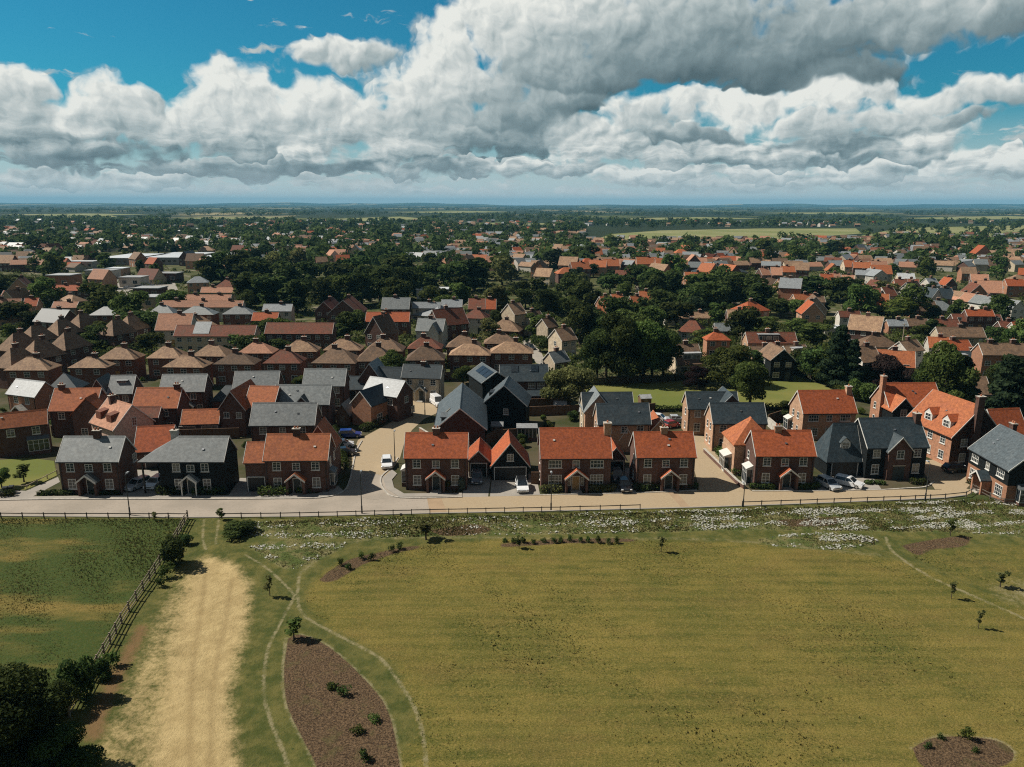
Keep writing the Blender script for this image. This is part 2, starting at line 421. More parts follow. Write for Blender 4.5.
def flatdormer(root, x, y, z, w, h=1.3, back=2.0, face='grey_paint'):
    b = MB(); b.box(x-w/2, y, z, x+w/2, y+back, z+h)
    o = b.build('dormer', face, root)
    r = MB(); r.box(x-w/2-.15, y-.2, z+h+.003, x+w/2+.15, y+back, z+h+.13); r.build('dormer_roof', 'felt_roof', o)
    n = max(1, int(w/1.6))
    for i in range(n): window(o, x-w/2 + w*(i+.5)/n, y-.003, z+.12, 'F', w/n*.8, h*.75, 2, 1, False, flat=True)

def on_slope(root, name, H, x, u, w, l, mat, side='F', lift=.05):
    "a panel lying on the front (or left) slope; u = fraction up from eave, l along slope"
    half, rise = H.half, H.rise
    sl = math.atan2(rise, half); c, s = math.cos(sl), math.sin(sl)
    b = MB(); b.box(-w/2, 0, 0, w/2, l, .06)
    o = b.build(name, mat, root)
    base = half * u
    zz = H.ze + rise * u + .02 + .15 + lift
    o.rotation_euler = (sl, 0, 0) if side == 'F' else (Matrix.Rotation(R(-90), 3, 'Z') @ Matrix.Rotation(sl, 3, 'X')).to_euler()
    o.location = (x, base, zz) if side == 'F' else (-H.W/2 + base, x, zz)
    return o

class House: pass
FOOT = []      # footprints (centre x, y, radius) of everything built, for scattering trees
HOUSES = []
def house(name, label, pl, pr, ze=5.0, ridge=None, pitch=47, D=None, axis='x', apex=None, rise=None, cat='house', group=None, wm='red_brick', rm='orange_tile', build=True, **kw):
    a, b = P(*pl, ze), P(*pr, ze)
    e = kw.get('oh', .3)
    rz = math.atan2(b.y-a.y, b.x-a.x); mid = (a + b) / 2
    n = Vector((-math.sin(rz), math.cos(rz), 0))
    if axis == 'x': mid = mid + n * e
    W = (b-a).length - (.3 if axis == 'x' else 2 * e)
    H = House(); H.W, H.ze, H.rz, H.axis = W, ze, rz, axis
    tn = math.tan(R(pitch))
    if axis == 'x':
        if ridge is not None:
            lo, hi = .8, 9.0
            for _ in range(40):
                d = (lo+hi)/2
                if proj(mid + n*d + Vector((0, 0, d*tn + .17)))[1] > ridge: lo = d
                else: hi = d
            H.D = 2*d if D is None else D; H.rise = d*tn
        else: H.D = D; H.rise = rise or D/2*tn
        H.half = H.D/2
    else:
        H.D = D; H.half = W/2
        if apex is not None:
            lo, hi = .3, 12
            for _ in range(40):
                h = (lo+hi)/2
                if proj(mid + Vector((0, 0, h + .17)))[1] > apex: lo = h
                else: hi = h
            H.rise = h
        else: H.rise = rise or W/2*tn
    H.root = thing(name, label, cat, (mid.x, mid.y, 0), rz, group)
    c = mid + n * H.D/2
    FOOT.append((c.x, c.y, max(W, H.D)/2 + .5)); HOUSES.append(H)
    H.px = proj((mid.x, mid.y, 2)); H.wm, H.rm = wm, rm; H.mid = mid; H.n = n
    if build:
        H.roof = block(H.root, -W/2, W/2, 0, H.D, ze, H.rise, axis, wm, rm, **kw)
    return H
def downpipes(H):
    for s in (-1, 1):
        m = MB(); x = s*(H.W/2-.22); m.tube((x, -.09, 0), (x, -.09, H.ze-.25), .05, .05, 6); m.build('downpipe', 'black_paint', H.root)
def std_front(H, up=(.19, .5, .81), lo=(.19, .81), w=1.15, wl=None, hl=1.5, door=.5, posts=False, pw=2.3, zl=.75, zu=3.35, dm='dark_door', prm=None, nxl=2):
    r, W = H.root, H.W; downpipes(H)
    for f in up: window(r, -W/2+W*f, -.001, zu, 'F', w if f != .5 else w*.95, 1.25 if f != .5 else 1.1)
    for f in lo: window(r, -W/2+W*f, -.001, zl, 'F', wl or w, hl, nxl)
    if door is not None: porch(r, -W/2+W*door, 0, pw, wm=H.wm, rm=prm or H.rm, posts=posts, door=dm)
def side_wins(H, face, us, zs=(.9, 3.4), w=.8, h=1.2):
    for u in us:
        for z in zs: window(H.root, -H.W/2-.001 if face == 'L' else H.W/2+.001, H.D*u, z, face, w, h, 1, 2)
# ------------------------------------------------------------------ the new estate, house by house
def estate():
    O, S, DS = 'orange_tile', 'slate', 'dark_slate'
    g1 = 'houses facing the field across the road'
    g2 = 'houses further back in the new estate'
    # ---- front row
    H = house('detached_house', 'grey slate brick house beside the green corner lawn, first facing the fenced field', (55.5, 461), (118, 461), ridge=436, rm=S, group=g1)
    std_front(H, prm=S); chimney(H.root, .4, H.half, H.ze+H.rise+1.0, zb=H.ze+H.rise-.6); window(H.root, H.W/2+.001, 4.5, 3.3, 'R')
    H = house('detached_house', 'black boarded house with slate roof sweeping down over an open carport, white arched porch', (138, 461), (224.5, 461), ridge=436, pitch=46, rm=S, wm='black_board', group=g1,
              hipL=4.6, wa=(-(P(224.5, 461, 5)-P(138, 461, 5)).length/2 + 2.7, (P(224.5, 461, 5)-P(138, 461, 5)).length/2 - .15))
    r, W = H.root, H.W
    for f in (.42, .59, .76):
        window(r, -W/2+W*f, -.001, 3.35, 'F', 1.1, 1.2 if f != .59 else 1.0)
    for f in (.43, .77): window(r, -W/2+W*f, -.001, .75, 'F', 1.1, 1.5)
    porch(r, -W/2+W*.585, 0, 2.0, posts=True, rm=S)
    b = MB(); b.box(-W/2+.05, .05, -.1, -W/2+.25, .25, 4.7); b.build('carport_post', 'black_paint', r)
    b = MB(); b.box(-W/2+.05, H.D-.3, -.1, -W/2+2.6, H.D, 4.7); b.build('carport_wall', 'black_board', r)
    chimney(r, -W/2+3.4, H.half+1.4, H.ze+H.rise+.6, .9, .7, H.ze+1.5, 'white_render', 1)
    H = house('detached_house', 'orange roofed brick house with integral garage, corner house at the side road', (262.5, 460), (327.5, 459.5), ridge=433.5, group=g1, rm='amber_tile')
    std_front(H); r, W, D = H.root, H.W, H.D
    chimney(r, -.3, H.half, H.ze+H.rise+.9, zb=H.ze+H.rise-.6)
    block(r, -W/2-2.9, -W/2-.01, .5, D-.6, 4.5, 2.1, rm='amber_tile', barge='white_paint')
    garage_door(r, -W/2-1.5, .5, 2.3)
    block(r, W/2-4.4, W/2-.02, D-.02, D+4.4, 4.95, 3.3, 'y', rm='amber_tile')
    bay(r, 'R', W/2, 2.0, 1.8, .7); window(r, W/2+.001, 2.0, 3.4, 'R', .9); window(r, W/2+.001, 4.6, 3.4, 'R', .9)
    H = house('detached_house', 'orange roofed brick house on the curved pavement corner with a small linked garage', (403.5, 457.5), (467.5, 457.5), ridge=432.5, group=g1)
    std_front(H); r, W, D = H.root, H.W, H.D
    chimney(r, -.1, .5*D, H.ze+H.rise+.8, zb=H.ze+H.rise-.6)
    block(r, W/2+.05, W/2+3.0, 5.2, 11.5, 2.6, 1.45, 'y'); garage_door(r, W/2+1.5, 5.2, 2.3)
    bay(r, 'L', -W/2, 2.2, 2.0, .75, lid='white_paint')
    H = house('garage', 'black boarded double garage with steep orange roof and one gable window', (490, 466), (530.5, 465.5), ze=2.25, axis='y', apex=443, D=6.6, wm='black_board', cat='garage', group='garages of the new estate')
    garage_door(H.root, 0, 0, 4.6, 2.0); window(H.root, 0, -.001, 3.0, 'F', 1.0, 1.1)
    H = house('detached_house', 'broad orange roofed brick house with tall chimney on its end gable and wide windows', (540.5, 458), (612.5, 457.5), ridge=427.5, group=g1)
    r, W, D = H.root, H.W, H.D
    for f, w in ((.2, 1.9), (.5, 1.05), (.8, 1.9)): window(r, -W/2+W*f, -.001, 3.4, 'F', w, 1.15, 4 if w > 1.5 else 2, 2)
    for f in (.2, .8): window(r, -W/2+W*f, -.001, .6, 'F', 1.9, 1.75, 4, 4)
    porch(r, 0, 0, 2.9, 1.3, 2.3, rm=O, door='wood_door')
    for s in (-1, 1): window(r, s*.95, -.001, .7, 'F', .5, 1.3, 1, 2, False)
    chimney(r, W/2-.25, D*.42, H.ze+H.rise+1.0, 1.0, .8, 0, 'buff_brick', 1)
    block(r, W/2+.35, W/2+3.2, 6.2, 12, 2.5, 1.7, 'y'); garage_door(r, W/2+1.8, 6.2, 2.3)
    side_wins(H, 'L', (.35,))
    H = house('detached_house', 'orange roofed brick house between the narrow shaded gap and the open tan driveway', (636.5, 457), (697, 456.5), ridge=431.5, group=g1)
    std_front(H, door=.56); r, W, D = H.root, H.W, H.D
    chimney(r, .1, .5*D, H.ze+H.rise+.8, zb=H.ze+H.rise-.6, mat='buff_brick'); side_wins(H, 'L', (.4,))
    H = house('detached_house', 'orange roofed brick house with two white side bays and a hipped rear wing', (756, 455.5), (817, 455.5), ridge=430, group=g1)
    std_front(H, door=.55); r, W, D = H.root, H.W, H.D
    chimney(r, -.5, .5*D, H.ze+H.rise+.8, zb=H.ze+H.rise-.6, mat='buff_brick')
    block(r, -W/2-1.5, -W/2+4.6, D+.02, D+6.0, 5.0, 3.1, 'y', 'buff_brick', 'amber_tile', hipL=2.6, hipR=2.6, gut=False)
    bay(r, 'L', -W/2, 1.9, 2.0, .9, lid='white_paint', sillh=.2); bay(r, 'L', -W/2-1.5, D+2.6, 2.6, 1.1, lid='white_paint', sillh=.2); side_wins(H, 'L', (.62,), (3.4,))
    H = house('detached_house', 'large black boarded house with dark slate roof, projecting brick entrance gable and dormered carport wing', (868, 447.5), (930, 446.5), ridge=417.5, pitch=46, rm=DS, wm='black_board', group=g1)
    r, W, D = H.root, H.W, H.D
    for f in (.16, .84):
        window(r, -W/2+W*f, -.001, 3.3); window(r, -W/2+W*f, -.001, .75, h=1.5)
    block(r, -1.75, 1.75, -.9, 3.4, 4.6, 1.95, 'y', 'red_brick', DS, gut=False); window(r, 0, -.901, 3.4); 
    b = MB(); b.box(-.85, -.95, 0, .85, -.88, 2.2); b.build('door', 'dark_door', r)
    b = MB(); b.box(-1.0, -.99, 2.203, 1.0, -.88, 2.35); b.build('door_frame', 'pale_wood', r)
    chimney(r, W/2-.45, D*.45, H.ze+H.rise+.9, .8, 1.0, 0, 'red_brick', 1)
    x0 = -W/2-5.3
    block(r, x0, -W/2-.02, 1.2, D-.2, 2.75, 4.7, 'x', 'black_board', DS, hipL=1.5)
    garage_door(r, x0+2.7, 1.2, 3.9, 2.15); dormer(r, x0+2.9, 2.0, 4.0, 1.5, 1.1, 2.4, DS, 'black_paint')
    H = house('detached_house', 'slate roofed house with black upper boards over orange brick, set askew at the cul-de-sac end', (968, 447.5), (1008.5, 470.5), D=7.6, rise=3.5, rm='mid_slate', wm='orange_brick', upper='black_board', group=g1)
    r, W, D = H.root, H.W, H.D
    for f, w in ((.17, 1.7), (.5, .9), (.82, 1.7)): window(r, -W/2+W*f, -.042, 3.35, 'F', w, 1.15, 4 if w > 1 else 2, 2)
    for f in (.17, .82): window(r, -W/2+W*f, -.001, .65, 'F', 1.7, 1.6, 4, 3)
    porch(r, 0, 0, 2.2, 1.3, wm='orange_brick', rm=DS); bay(r, 'R', W/2, 2.4, 2.2, .9, lid='lead')
    chimney(r, -W/2+.5, D*.7, H.ze+H.rise+.5, zb=5)
    # ---- right-hand group behind
    H = house('detached_house', 'big amber roofed house with two white dormers and a tall chimney on its shaded gable', (905, 417.5), (951.5, 437), D=8.6, rise=4.6, rm='amber_tile', wm='orange_brick', group=g2)
    r, W, D = H.root, H.W, H.D
    dormer(r, -W*.12, .7, 5.7, 1.8, 1.3, 2.8, O, 'white_paint'); dormer(r, W*.27, .7, 5.7, 1.8, 1.3, 2.8, O, 'white_paint')
    for f in (.3, .55, .82): window(r, -W/2+W*f, -.001, 3.3); window(r, -W/2+W*f, -.001, .8, h=1.4)
    for u in (.25, .7): window(r, W/2+.001, D*u, 3.3, 'R'); window(r, W/2+.001, D*u, .8, 'R', h=1.4)
    b = MB(); b.prism([(-.01, -.1), (D+.01, -.1), (D+.01, 5), (D/2, 9.5), (-.01, 5)], 'x', W/2-.05, W/2+.0); b.build('gable_shade', 'black_board', r)  # black sheet paints shade onto the gable turned from the sun
    chimney(r, W/2+.35, D*.42, 11.4, .7, 1.1, 0, 'red_brick', 1)
    block(r, W/2-6, W/2-1, D+.02, D+5.5, 4.6, 3.4, 'y', 'red_brick', O)
    H = house('detached_house', 'red-orange roofed house with black front gable and slim chimney up its pale end wall', (889.5, 406.5), (944, 406), ridge=382.5, group=g2, wm='orange_brick')
    r, W, D = H.root, H.W, H.D
    block(r, -W/2-.1, -W/2+3.7, -1.6, 3, 4.6, 2.1, 'y', 'black_board', 'amber_tile', gut=False); window(r, -W/2+1.8, -1.601, 3.5)
    for f in (.55, .85): window(r, -W/2+W*f, -.001, 3.4, 'F', 1.7, 1.1, 4, 2)
    chimney(r, -W/2-.25, D*.4, H.ze+H.rise+1.6, .7, 1.0, 0, 'orange_brick', 1); side_wins(H, 'L', (.75,))
    H = house('detached_house', 'orange roofed house backing onto the mown green, pale lit gable and end chimney', (803.5, 413), (858, 412.5), ridge=390, group=g2, wm='buff_brick')
    r, W, D = H.root, H.W, H.D
    for f, w in ((.2, 1.8), (.5, 1.0), (.8, 1.8)): window(r, -W/2+W*f, -.001, 3.4, 'F', w, 1.15, 4 if w > 1.5 else 2, 2); window(r, -W/2+W*f, -.001, .8, 'F', w, 1.4, 4, 3)
    porch(r, W*.2, 0, 2.4, rm=O); chimney(r, W/2-.5, D*.45, H.ze+H.rise+.9, .9, .8, 4, 'buff_brick', 1); side_wins(H, 'L', (.35, .7)); bay(r, 'L', -W/2, 5.2, 1.8, .8, lid='white_paint')
    # ---- dark slate pairs by the green
    H = house('detached_house', 'dark slate house with pale brick gable behind the orange house with white bays', (713, 423), (768, 423), ridge=402.5, rm=DS, wm='buff_brick', group=g2); side_wins(H, 'L', (.3, .68)); std_front(H, door=None)
    H = house('detached_house', 'dark slate house with grey cross gable right of the parked white cars, by the green', (688, 408.5), (740, 408.5), ridge=391.5, rm=DS, wm='buff_brick', group=g2); side_wins(H, 'L', (.4,)); std_front(H, door=None)
    block(H.root, .4, 5.4, -.9, 5, 4.95, 2.6, 'y', 'red_brick', DS, gut=False)
    H = house('detached_house', 'dark slate house with pale gable directly behind the tall end chimney', (598, 424), (651.5, 423.5), ridge=403, rm=DS, wm='buff_brick', group=g2); side_wins(H, 'L', (.3, .68)); std_front(H, door=None)
    H = house('detached_house', 'dark slate house with pale grey cross gable beside the pale green garden tree', (583, 410), (634.5, 409.5), ridge=392, rm=DS, wm='cream_render', group=g2); side_wins(H, 'L', (.4,)); std_front(H, door=None)
    block(H.root, -W/2+.4, -W/2+5.2, -1.2, 5, 4.95, 2.9, 'y', 'buff_brick', S, gut=False)
    # ---- centre
    H = house('detached_house', 'steep slate house with dark end gable and inset dormer, above the curved-corner house', (433.5, 429.5), (487, 429), axis='y', apex=408, D=17, rm='mid_slate', wm='dark_brick', group=g2)
    r = H.root; b = MB(); b.box(-H.W/2+.9, 1.2, 5.4, -H.W/2+2.2, 4.0, 6.6); dm = b.build('dormer', 'black_paint', r); b = MB(); b.box(-H.W/2+.75, 1.05, 6.603, -H.W/2+2.6, 4.15, 6.75); b.build('dormer_roof', 'lead', dm)
    for u in (2.5, 8): window(r, -H.W/2-.001, u, 3.3, 'L')
    on_slope(r, 'rooflight', H, 5.0, .35, .8, 1.1, 'glass', 'L')
    H = house('detached_house', 'slate house with broad black boarded gable and one small white window', (481, 404), (527.5, 405.5), axis='y', apex=385, D=7.5, rm='mid_slate', wm='black_board', group=g2)
    window(H.root, .3, -.001, 3.2, 'F', .9, 1.1); b = MB(); b.box(-H.W/2+.9, 2, 5.5, -H.W/2+2.2, 4.4, 6.7); b.build('dormer', 'black_paint', H.root)
    H = house('detached_house', 'slate house with two square rooflights above a paved garden', (500, 381), (549, 380.5), ridge=364.5, rm=DS, wm='red_brick', group=g2)
    for x in (-1.9, 2.2): on_slope(H.root, 'rooflight', H, x, .5, 1.5, 1.5, 'glass')
    for x in (-4, 1.5, 3.4): window(H.root, x, -.001, 3.3, 'F', 1.5, 1.2, 3, 2); window(H.root, x, -.001, .7, 'F', 1.5, 1.4, 3, 2)
    block(H.root, .6, 5, -1.8, -.01, 2.3, .7, 'x', 'red_brick', DS, barge=None)
    H = house('detached_house', 'slate house with solar panels along its sunlit slope and a black gable', (481, 383), (512, 380.5), axis='y', apex=371.5, D=9.5, rm='mid_slate', wm='black_board', group=g2)
    for u in (1.6, 4.0, 6.4): on_slope(H.root, 'solar_panel', H, u, .3, 2.2, 2.0, 'solar', 'L')
    H = house('detached_house', 'cream brick house with slate roof and small porch ending the tan yard', (401, 377), (440.5, 378.2), ridge=364.5, rm=DS, wm='cream_render', group=g2)
    std_front(H, prm=DS, posts=True); chimney(H.root, .1, H.half, H.ze+H.rise+.8, zb=H.ze+H.rise-.6)
    block(H.root, -H.W/2-7.6, -H.W/2-.02, .6, H.D-.4, 4.0, 2.4, 'x', 'cream_render', DS); block(H.root, -H.W/2-9, -H.W/2-4.2, -1, 5, 4.4, 3.3, 'y', 'red_brick', S)
    H = house('detached_house', 'sun-bright slate house with orange brick front gable beside the tan yard', (361.5, 392), (396.5, 397), ridge=378.5, rm='pale_slate', wm='red_brick', group=g2, pitch=42)
    r, W, D = H.root, H.W, H.D
    block(r, -W/2+1.2, -W/2+5.6, -5, 1.5, 4.2, 2.3, 'y', 'orange_brick', DS); window(r, W/2+.001, 3, 3.2, 'R'); window(r, W/2+.001, 5, .8, 'R')
    window(r, -W/2+5.601, -2.5, .8, 'R', 1.6, 1.3, 3, 2); window(r, W*.3, -.001, 3.2)
    H = house('garage', 'low dark slate garage between the slate terrace end and the sun-bright roof', (344, 389), (367, 389), ze=2.6, ridge=376, rm=DS, cat='garage', group='garages of the new estate'); garage_door(H.root, -1.2, 0, 2.3)
    H = house('garden_shed', 'small grey pitched shed in the fenced garden beside the blue car', (334.5, 414), (350, 414.5), ze=2.2, axis='y', apex=404, D=4.2, rm=S, wm='fence_board', cat='shed', barge=None)
    b = MB(); b.box(-.45, -.05, 0, .45, .01, 1.9); b.build('door', 'weathered_wood', H.root)
    H = house('garage', 'small slate garage with dark gable in the gap beside the tall end chimney', (619, 438), (634.5, 438), ze=2.4, axis='y', apex=427.5, D=5.5, rm=S, wm='black_board', cat='garage', group='garages of the new estate'); garage_door(H.root, 0, 0, 2.0)
    H = house('garage', 'amber roofed garage peeping over the ridge of the house by the tan driveway', (645.5, 434.5), (673.5, 434.5), ze=2.6, axis='y', apex=420, D=6, rm='amber_tile', wm='buff_brick', cat='garage', group='garages of the new estate'); garage_door(H.root, 0, 0, 2.4)
    # ---- left-hand slates and oranges
    H = house('detached_house', 'long slate roof directly behind the orange corner house with garage', (249, 425), (314.5, 424.5), ridge=402.5, rm=S, group=g2); std_front(H, door=None)
    H = house('detached_house', 'slate house with small dark gable poking through its front slope', (272.5, 404), (329, 404), ridge=384.5, rm=S, group=g2); std_front(H, door=None); block(H.root, -1, 1.6, -.8, 3, 4.95, 1.4, 'y', 'red_brick', DS, gut=False)
    H = house('detached_house', 'slate house at the top of the estate, just below the hipped brick villas', (302, 385.5), (344.5, 385.5), ridge=368.5, rm=S, group=g2); std_front(H, door=None)
    H = house('detached_house', 'plain slate house behind the brick gable with white verge', (232, 389), (277.5, 388.5), ridge=371, rm=S, group=g2); std_front(H, door=None); block(H.root, -H.W/2-4.4, -H.W/2-.02, .5, 5.5, 2.6, 2.2, 'x', 'red_brick', DS, hipL=2)
    H = house('detached_house', 'slate house with white arched doorway behind the amber garage', (158.5, 391.5), (204, 391), ridge=374, rm=S, group=g2); std_front(H, door=.62, posts=True, prm=S, up=(.3, .75), lo=(.3, .88))
    H = house('detached_house', 'amber roofed house with a dark shadowed lower wing beside the pink gable', (131, 407.5), (177, 407.5), ridge=387.5, rm='amber_tile', group=g2); std_front(H, door=None, up=(.3, .72)); chimney(H.root, W*.4, H.half, H.ze+H.rise+.8, zb=H.ze+H.rise-.6)
    block(H.root, -3.2, 1.6, -2.6, -.02, 4.0, 1.3, 'x', 'red_brick', 'rust_tile')
    H = house('garage', 'long low amber garage roof in front of the white arched doorway', (180, 424), (218.5, 423), ze=2.6, ridge=409, rm='amber_tile', cat='garage', group='garages of the new estate')
    for x in (-2.2, 1.6): garage_door(H.root, x, 0, 2.6, 2.0, 'weathered_wood')
    H = house('detached_house', 'brick house with white verged gable to the front and amber roof to one side', (217.5, 408.5), (246, 409), axis='y', apex=391, D=9, rm='amber_tile', group=g2)
    for x in (-1, 1.2): window(H.root, x, -.001, 3.3, 'F', 1.0, 1.1)
    block(H.root, H.W/2-.5, H.W/2+4.6, 1.4, 8, 4.98, 2.9, 'x', 'red_brick', 'amber_tile')
    H = house('detached_house', 'pink rendered gable house with two dark dormers on its sunny slope', (112, 430), (155, 420), axis='y', apex=404.5, D=7.5, rm='pink_tile', wm='pink_render', group=g2)
    for u in (1.6, 5): 
        b = MB(); b.prism([(-H.W/2+.5, 5.4), (-H.W/2+2.6, 7.3), (-H.W/2+.5, 6.9)], 'y', u, u+1.6); b.build('dormer', 'rust_tile', H.root)
    window(H.root, .1, -.001, 4.9, 'F', .8, 1.4)
    chimney(H.root, -.3, 5.6, H.ze+H.rise+.9, zb=H.ze+H.rise-.6)
    H = house('garage', 'orange garage roof in the gap between the two front slate houses', (133, 452), (171.5, 450), ze=2.9, ridge=425.5, pitch=44, rm=O, cat='garage', group='garages of the new estate'); garage_door(H.root, 0, 0, 2.4)
    H = house('detached_house', 'amber roofed house with dark gabled wing beside the sun-bright slate roof', (47.5, 410.5), (95, 410), ridge=388, rm='amber_tile', group=g2); chimney(H.root, -H.W*.36, H.half, H.ze+H.rise+.8, zb=H.ze+H.rise-.6)
    std_front(H, door=None, up=(.25,), lo=()); block(H.root, .6, 6.0, -1.4, 4, 4.6, 2.7, 'y', 'red_brick', 'amber_tile', gut=False, barge=None); window(H.root, 2.4, -1.401, .8)
    H = house('detached_house', 'sun-bright slate roofed house with orange brick front standing askew', (5, 393.5), (34, 397), ridge=380, pitch=43, rm='pale_slate', wm='orange_brick', group=g2); std_front(H, door=.5, up=(.3, .7), lo=(.8,), prm='white_render'); window(H.root, H.W/2+.001, 3.4, 3.3, 'R'); window(H.root, H.W/2+.001, 3.4, .8, 'R')
    H = house('detached_house', 'orange roofed dark brick house with white box bay by the corner lawn', (-8, 429), (47.5, 423), ridge=411.5, rm='amber_tile', wm='red_brick', group=g2); W = H.W
    window(H.root, W*.28, -.001, 3.3); bay(H.root, 'F', W*.3, 0, 3.0, .6); window(H.root, -W*.2, -.001, 3.3)
    H = house('detached_house', 'slate house with dark flat dormer beside the pink gable house', (107, 393.5), (132, 393), ridge=375, rm=S, group=g2); flatdormer(H.root, 0, 1.4, 5.9, 1.9, 1.1, 1.6, 'black_paint'); std_front(H, door=None, up=(.3, .7), lo=(.5,)); block(H.root, -H.W/2-3.6, -H.W/2-.02, .0, H.D, 4.6, 3, 'y', 'red_brick', DS)
    H = house('detached_house', 'dark slate hipped house tucked behind the sun-bright slate roof', (47, 389), (77, 388.5), ridge=373, rm=DS, group=g2, hipL=2, hipR=3, barge=None); std_front(H, door=None)
    for H in HOUSES:                      # tile vents on the sunlit slopes
        if H.axis == 'x' and H.W > 7:
            for k in range(rng.choice((1, 1, 2))): on_slope(H.root, 'roof_vent', H, rng.uniform(-.35, .35)*H.W, rng.uniform(.35, .65), .32, .22, rng.choice(('white_paint', 'lead', 'alloy')))
    # small buildings in the gardens
    for lb, px, py, w, d in (('small board shed in the dark garden below the rooflit slate house', 560, 414, 2.4, 1.9), ('small board shed beside the broad house with end chimney, against the fence', 585, 421, 2.2, 1.8), ('small board shed behind the long amber garage roof', 236, 434, 2.2, 1.8), ('small board shed in the garden by the steep slate house', 497, 436, 2.0, 1.6), ('small board shed at the foot of the amber house by the corner lawn', 72, 431, 2.2, 1.8), ('small board shed behind the slate pair near the mown green', 646, 407, 2.2, 1.8)):
        t = thing('garden_shed', lb, 'shed', P(px, py), rng.uniform(-.2, .2), 'garden sheds')
        m = MB(); m.prism([(0, 0), (d, 0), (d, 1.8), (d/2, 2.35), (0, 1.8)], 'x', -w/2, w/2); m.build('wall', 'fence_board', t)
        m = MB(); m.prism([(-.15, 1.72), (d/2, 2.38), (d+.15, 1.72), (d+.15, 1.8), (d/2, 2.46), (-.15, 1.8)], 'x', -w/2-.12, w/2+.12); m.build('roof', 'felt_roof', t)
        m = MB(); m.box(-.4, -.04, .05, .4, .01, 1.7); m.build('door', 'weathered_wood', t)
    t = thing('conservatory', 'white framed flat roofed conservatory in the gap beside the black double garage', 'conservatory', P(527, 441), 0)
    m = MB(); m.box(-1.7, 0, -.1, 1.7, 2.6, .6); m.build('wall', 'red_brick', t)
    m = MB(); m.box(-1.62, .06, .602, 1.62, 2.55, 2.2); m.build('glazing', 'glass', t)
    for i in range(6):
        m = MB(); x = -1.7 + i*.66; m.box(x, 0, .602, x+.08, .07, 2.2); m.build('post', 'white_paint', t)
    m = MB(); m.box(-1.85, -.15, 2.203, 1.85, 2.75, 2.4); m.build('roof', 'felt_roof', t)
estate()
# ------------------------------------------------------------------ the older town behind
COLW = {'umber_tile': 'tan brown', 'brown_tile': 'brown', 'tan_tile': 'tan', 'rust_tile': 'rust-red', 'orange_tile': 'orange', 'amber_tile': 'amber', 'slate': 'grey slate', 'dark_slate': 'dark slate',
        'pink_tile': 'pinkish tiled', 'felt_roof': 'grey flat', 'metal_roof': 'white metal', 'pale_slate': 'pale slate'}
def region(px, py):
    def pick(*opts):
        for lim, s in opts:
            if px < lim: return s
    if py > 347: return pick((330, 'behind the slate estate roofs'), (560, 'around the cream brick house'), (810, 'around the mown green'), (2000, 'behind the tall-chimneyed orange houses'))
    if py > 318: return pick((160, 'among the pyramid-roofed houses'), (345, 'around the long rust-red terraces'), (480, 'below the red brick gables'), (640, 'along the narrow side street'), (800, 'just beyond the mown green'), (2000, 'by the white flat-roofed hut'))
    if py > 290: return pick((130, 'below the orange chimneyed terrace'), (245, 'by the pink-tan terraces'), (460, 'along the dark wooded belt'), (660, 'near the cream gabled house'), (850, 'below the pale-roofed hall'), (2000, 'by the white rendered terrace'))
    if py > 270: return pick((210, 'in front of the long sheds'), (460, 'within the wooded belt'), (660, 'beyond the cream gabled house'), (850, 'beside the pale-roofed hall'), (2000, 'beyond the white rendered terrace'))
    if py > 252: return pick((240, 'around the long pale sheds'), (520, 'beyond the wooded belt'), (760, 'below the distant pale field'), (2000, 'below the far dark wood'))
    return pick((300, 'far behind the pale sheds'), (600, 'far beyond the wooded belt'), (2000, 'close under the far fields'))
MID = []
